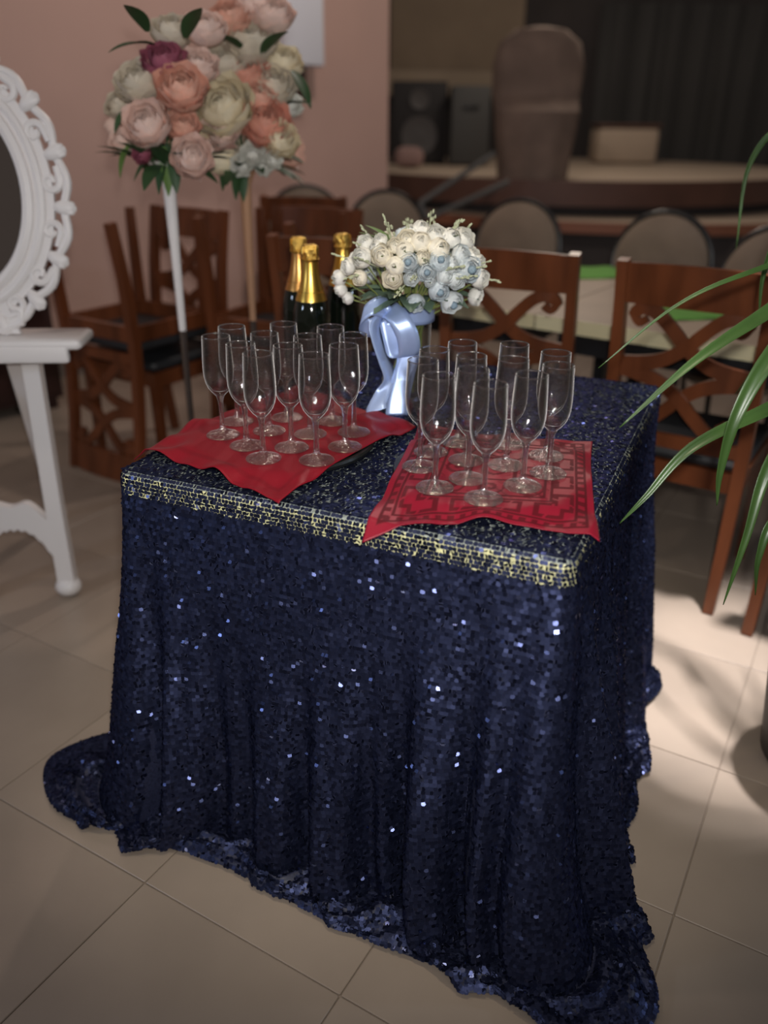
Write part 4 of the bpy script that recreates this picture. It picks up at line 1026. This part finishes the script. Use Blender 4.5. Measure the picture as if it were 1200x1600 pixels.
# ------------------------------------------------------------------ the dim stage behind
DBROWN = mat('dark_brown_wood', (0.10, 0.045, 0.03), 0.5, noise=0.2, nscale=3)
RUST = mat('rust_brown_edge', (0.26, 0.10, 0.055), 0.5)
TANF = mat('tan_stage_floor', (0.46, 0.36, 0.27), 0.7, noise=0.1, nscale=1.5)
def platform(label, c, r, z0, z, edge_m, edge_h):
    t = empty('stage_platform', (c[0], c[1], z0)); tag(t, label, 'platform', 'curved stage tiers')
    def ring(rr, zz): return [Vector((rr * math.cos(2 * math.pi * i / 72), rr * math.sin(2 * math.pi * i / 72), zz - z0)) for i in range(72)]
    MB().rings([ring(r - .03, z - .03), ring(r - .03, z), ring(.02, z)], True).build('deck', TANF, t)
    MB().rings([ring(r - .03, z - edge_h), ring(r, z - edge_h), ring(r, z + .004), ring(r - .03, z + .004)], False).build('edge', edge_m, t)
    MB().rings([ring(r - .12, z0 + .002), ring(r - .12, z - .03)], False).build('riser', DARKWALL, t)
platform('lower curved tan stage tier with rust brown edge', (2.0, 8.6), 2.6, 0.0, .70, RUST, .07)
platform('upper round tan stage tier with dark brown curved edge', (1.62, 8.55), 2.15, .70, .945, DBROWN, .17)
# things on the stage
def on_stage(u, v, y): return at_y(u, v, y)
CAB = mat('speaker_black', (0.014, 0.012, 0.013), 0.7)
sp = empty('loudspeaker', (at_y(655, 200, 8.6).x, 8.6, .947)); tag(sp, 'black loudspeaker standing on the dim stage near the wall corner', 'loudspeaker')
MB().rbox((0, .2, .36), (.52, .36, .70), .02).build('cabinet', CAB, sp)
for z_, r_ in ((.25, .17), (.56, .09)):
    MB().lathe([(r_, -.01), (r_, .012), (r_ * .8, .006), (r_ * .3, -.004), (.01, .004)], 24).build('cone', mat('grey_cone', (.07, .065, .065), .6), sp).matrix_local = Matrix.Translation((0, .012, z_)) @ Matrix.Rotation(math.pi / 2, 4, 'X')
p = Vector((at_y(735, 200, 8.4).x, 8.4, .947))
ac = empty('equipment_case', p); tag(ac, 'dark grey upright equipment case beside the loudspeaker on the stage', 'case')
MB().rbox((0, .2, .34), (.36, .34, .66), .02).build('case_body', mat('dark_grey_case', (.05, .05, .048), .6), ac)
MB().rbox((0, .02, .50), (.14, .03, .03), .006).build('handle', BLACK, ac)
p = Vector((at_y(838, 200, 6.75).x, 6.75, .947))
dc = empty('draped_armchair', p); tag(dc, 'brown oval-backed armchair under a fabric cover at the stage front', 'armchair')
COVER = mat('brown_cover', (0.17, 0.12, 0.095), 0.85, noise=0.25, nscale=4, bump=0.2, bscale=12)
rows = []
for i, (z_, wx, wy) in enumerate(((.0, .26, .24), (.15, .27, .24), (.35, .30, .23), (.45, .31, .20), (.55, .32, .13), (.75, .33, .10), (.90, .29, .09), (.98, .18, .07), (1.0, .05, .03))):
    rows.append([(wx * math.cos(2 * math.pi * k / 40) * (1 + .03 * math.sin(9 * 2 * math.pi * k / 40)), wy * math.sin(2 * math.pi * k / 40) * (1 + .03 * math.sin(9 * 2 * math.pi * k / 40)) + .1 * (z_ > .5), z_) for k in range(40)])
MB().rings(rows, True).build('cover', COVER, dc)
p = Vector((at_y(640, 200, 8.0).x, 8.0, .947))
bn = empty('cushion_stool', p); tag(bn, 'small dusty pink cushion on the stage in front of the loudspeaker', 'cushion')
MB().rbox((0, 0, .09), (.26, .22, .17), .07, 5).build('cushion_body', mat('dusty_pink', (.30, .19, .17), .8), bn)
ms = empty('microphone_stand', on_stage(700, 300, 6.4)); tag(ms, 'grey metal microphone stand lying with its bars slanting across the stage front', 'stand')
GREYM = mat('grey_metal', (.16, .16, .155), .4, metal=.5)
for (u0, v0, u1, v1) in ((655, 318, 772, 240), (668, 341, 795, 284)):
    a_ = at_y(u0, v0, 6.0) - ms.location; b_ = at_y(u1, v1, 6.25) - ms.location
    MB().tube([a_, b_], .020, 8).build('bar', GREYM, ms)
MB().tube([at_y(655, 318, 6.0) - ms.location, at_y(668, 341, 6.0) - ms.location], .02, 8).build('joint_bar', GREYM, ms)
# beige panels on the far wall
pc = at_y(715, 40, 11.4)
pn_ = empty('wall_panel', (pc.x, 11.49, pc.z)); tag(pn_, 'large beige panel on the dark wall behind the loudspeaker', 'panel')
BEI = mat('beige_panel', (0.30, 0.225, 0.155), 0.8, noise=0.1, nscale=2)
MB().rbox((0, -.03, .1), (1.6, .05, 1.5), .02).build('panel_board', BEI, pn_)
MB().rbox((-.1, -.20, -.62), (2.2, .38, .30), .05).build('panel_shelf', mat('beige_shelf', (0.36, 0.28, 0.20), 0.8, noise=0.1, nscale=2), pn_)
p = Vector((at_y(985, 200, 9.2).x, 9.2, .947))
bx_ = empty('tan_box', p); tag(bx_, 'tan upholstered box on the right of the upper stage tier', 'box')
MB().rbox((0, .2, .17), (.62, .4, .34), .05).build('box_body', TANF, bx_); MB().rbox((0, .2, .355), (.64, .42, .03), .015).build('lid', DBROWN, bx_)
p = at_y(1070, 215, 7.3)
dp = empty('fabric_drape', (3.9, 11.36, 0)); tag(dp, 'dark grey drape hanging at the right side of the stage', 'curtain')
rows = [[(-1.4 + 2.8 * i / 60, .06 * math.sin(i * .9) + .02 * math.sin(i * 2.3), z_) for i in range(61)] for z_ in (.005, .8, 1.6, 2.6)]
solid(MB().grid(rows).build('drape_cloth', mat('dark_grey_drape', (.075, .072, .068), .9), dp), .004)
bpy.context.view_layer.update()
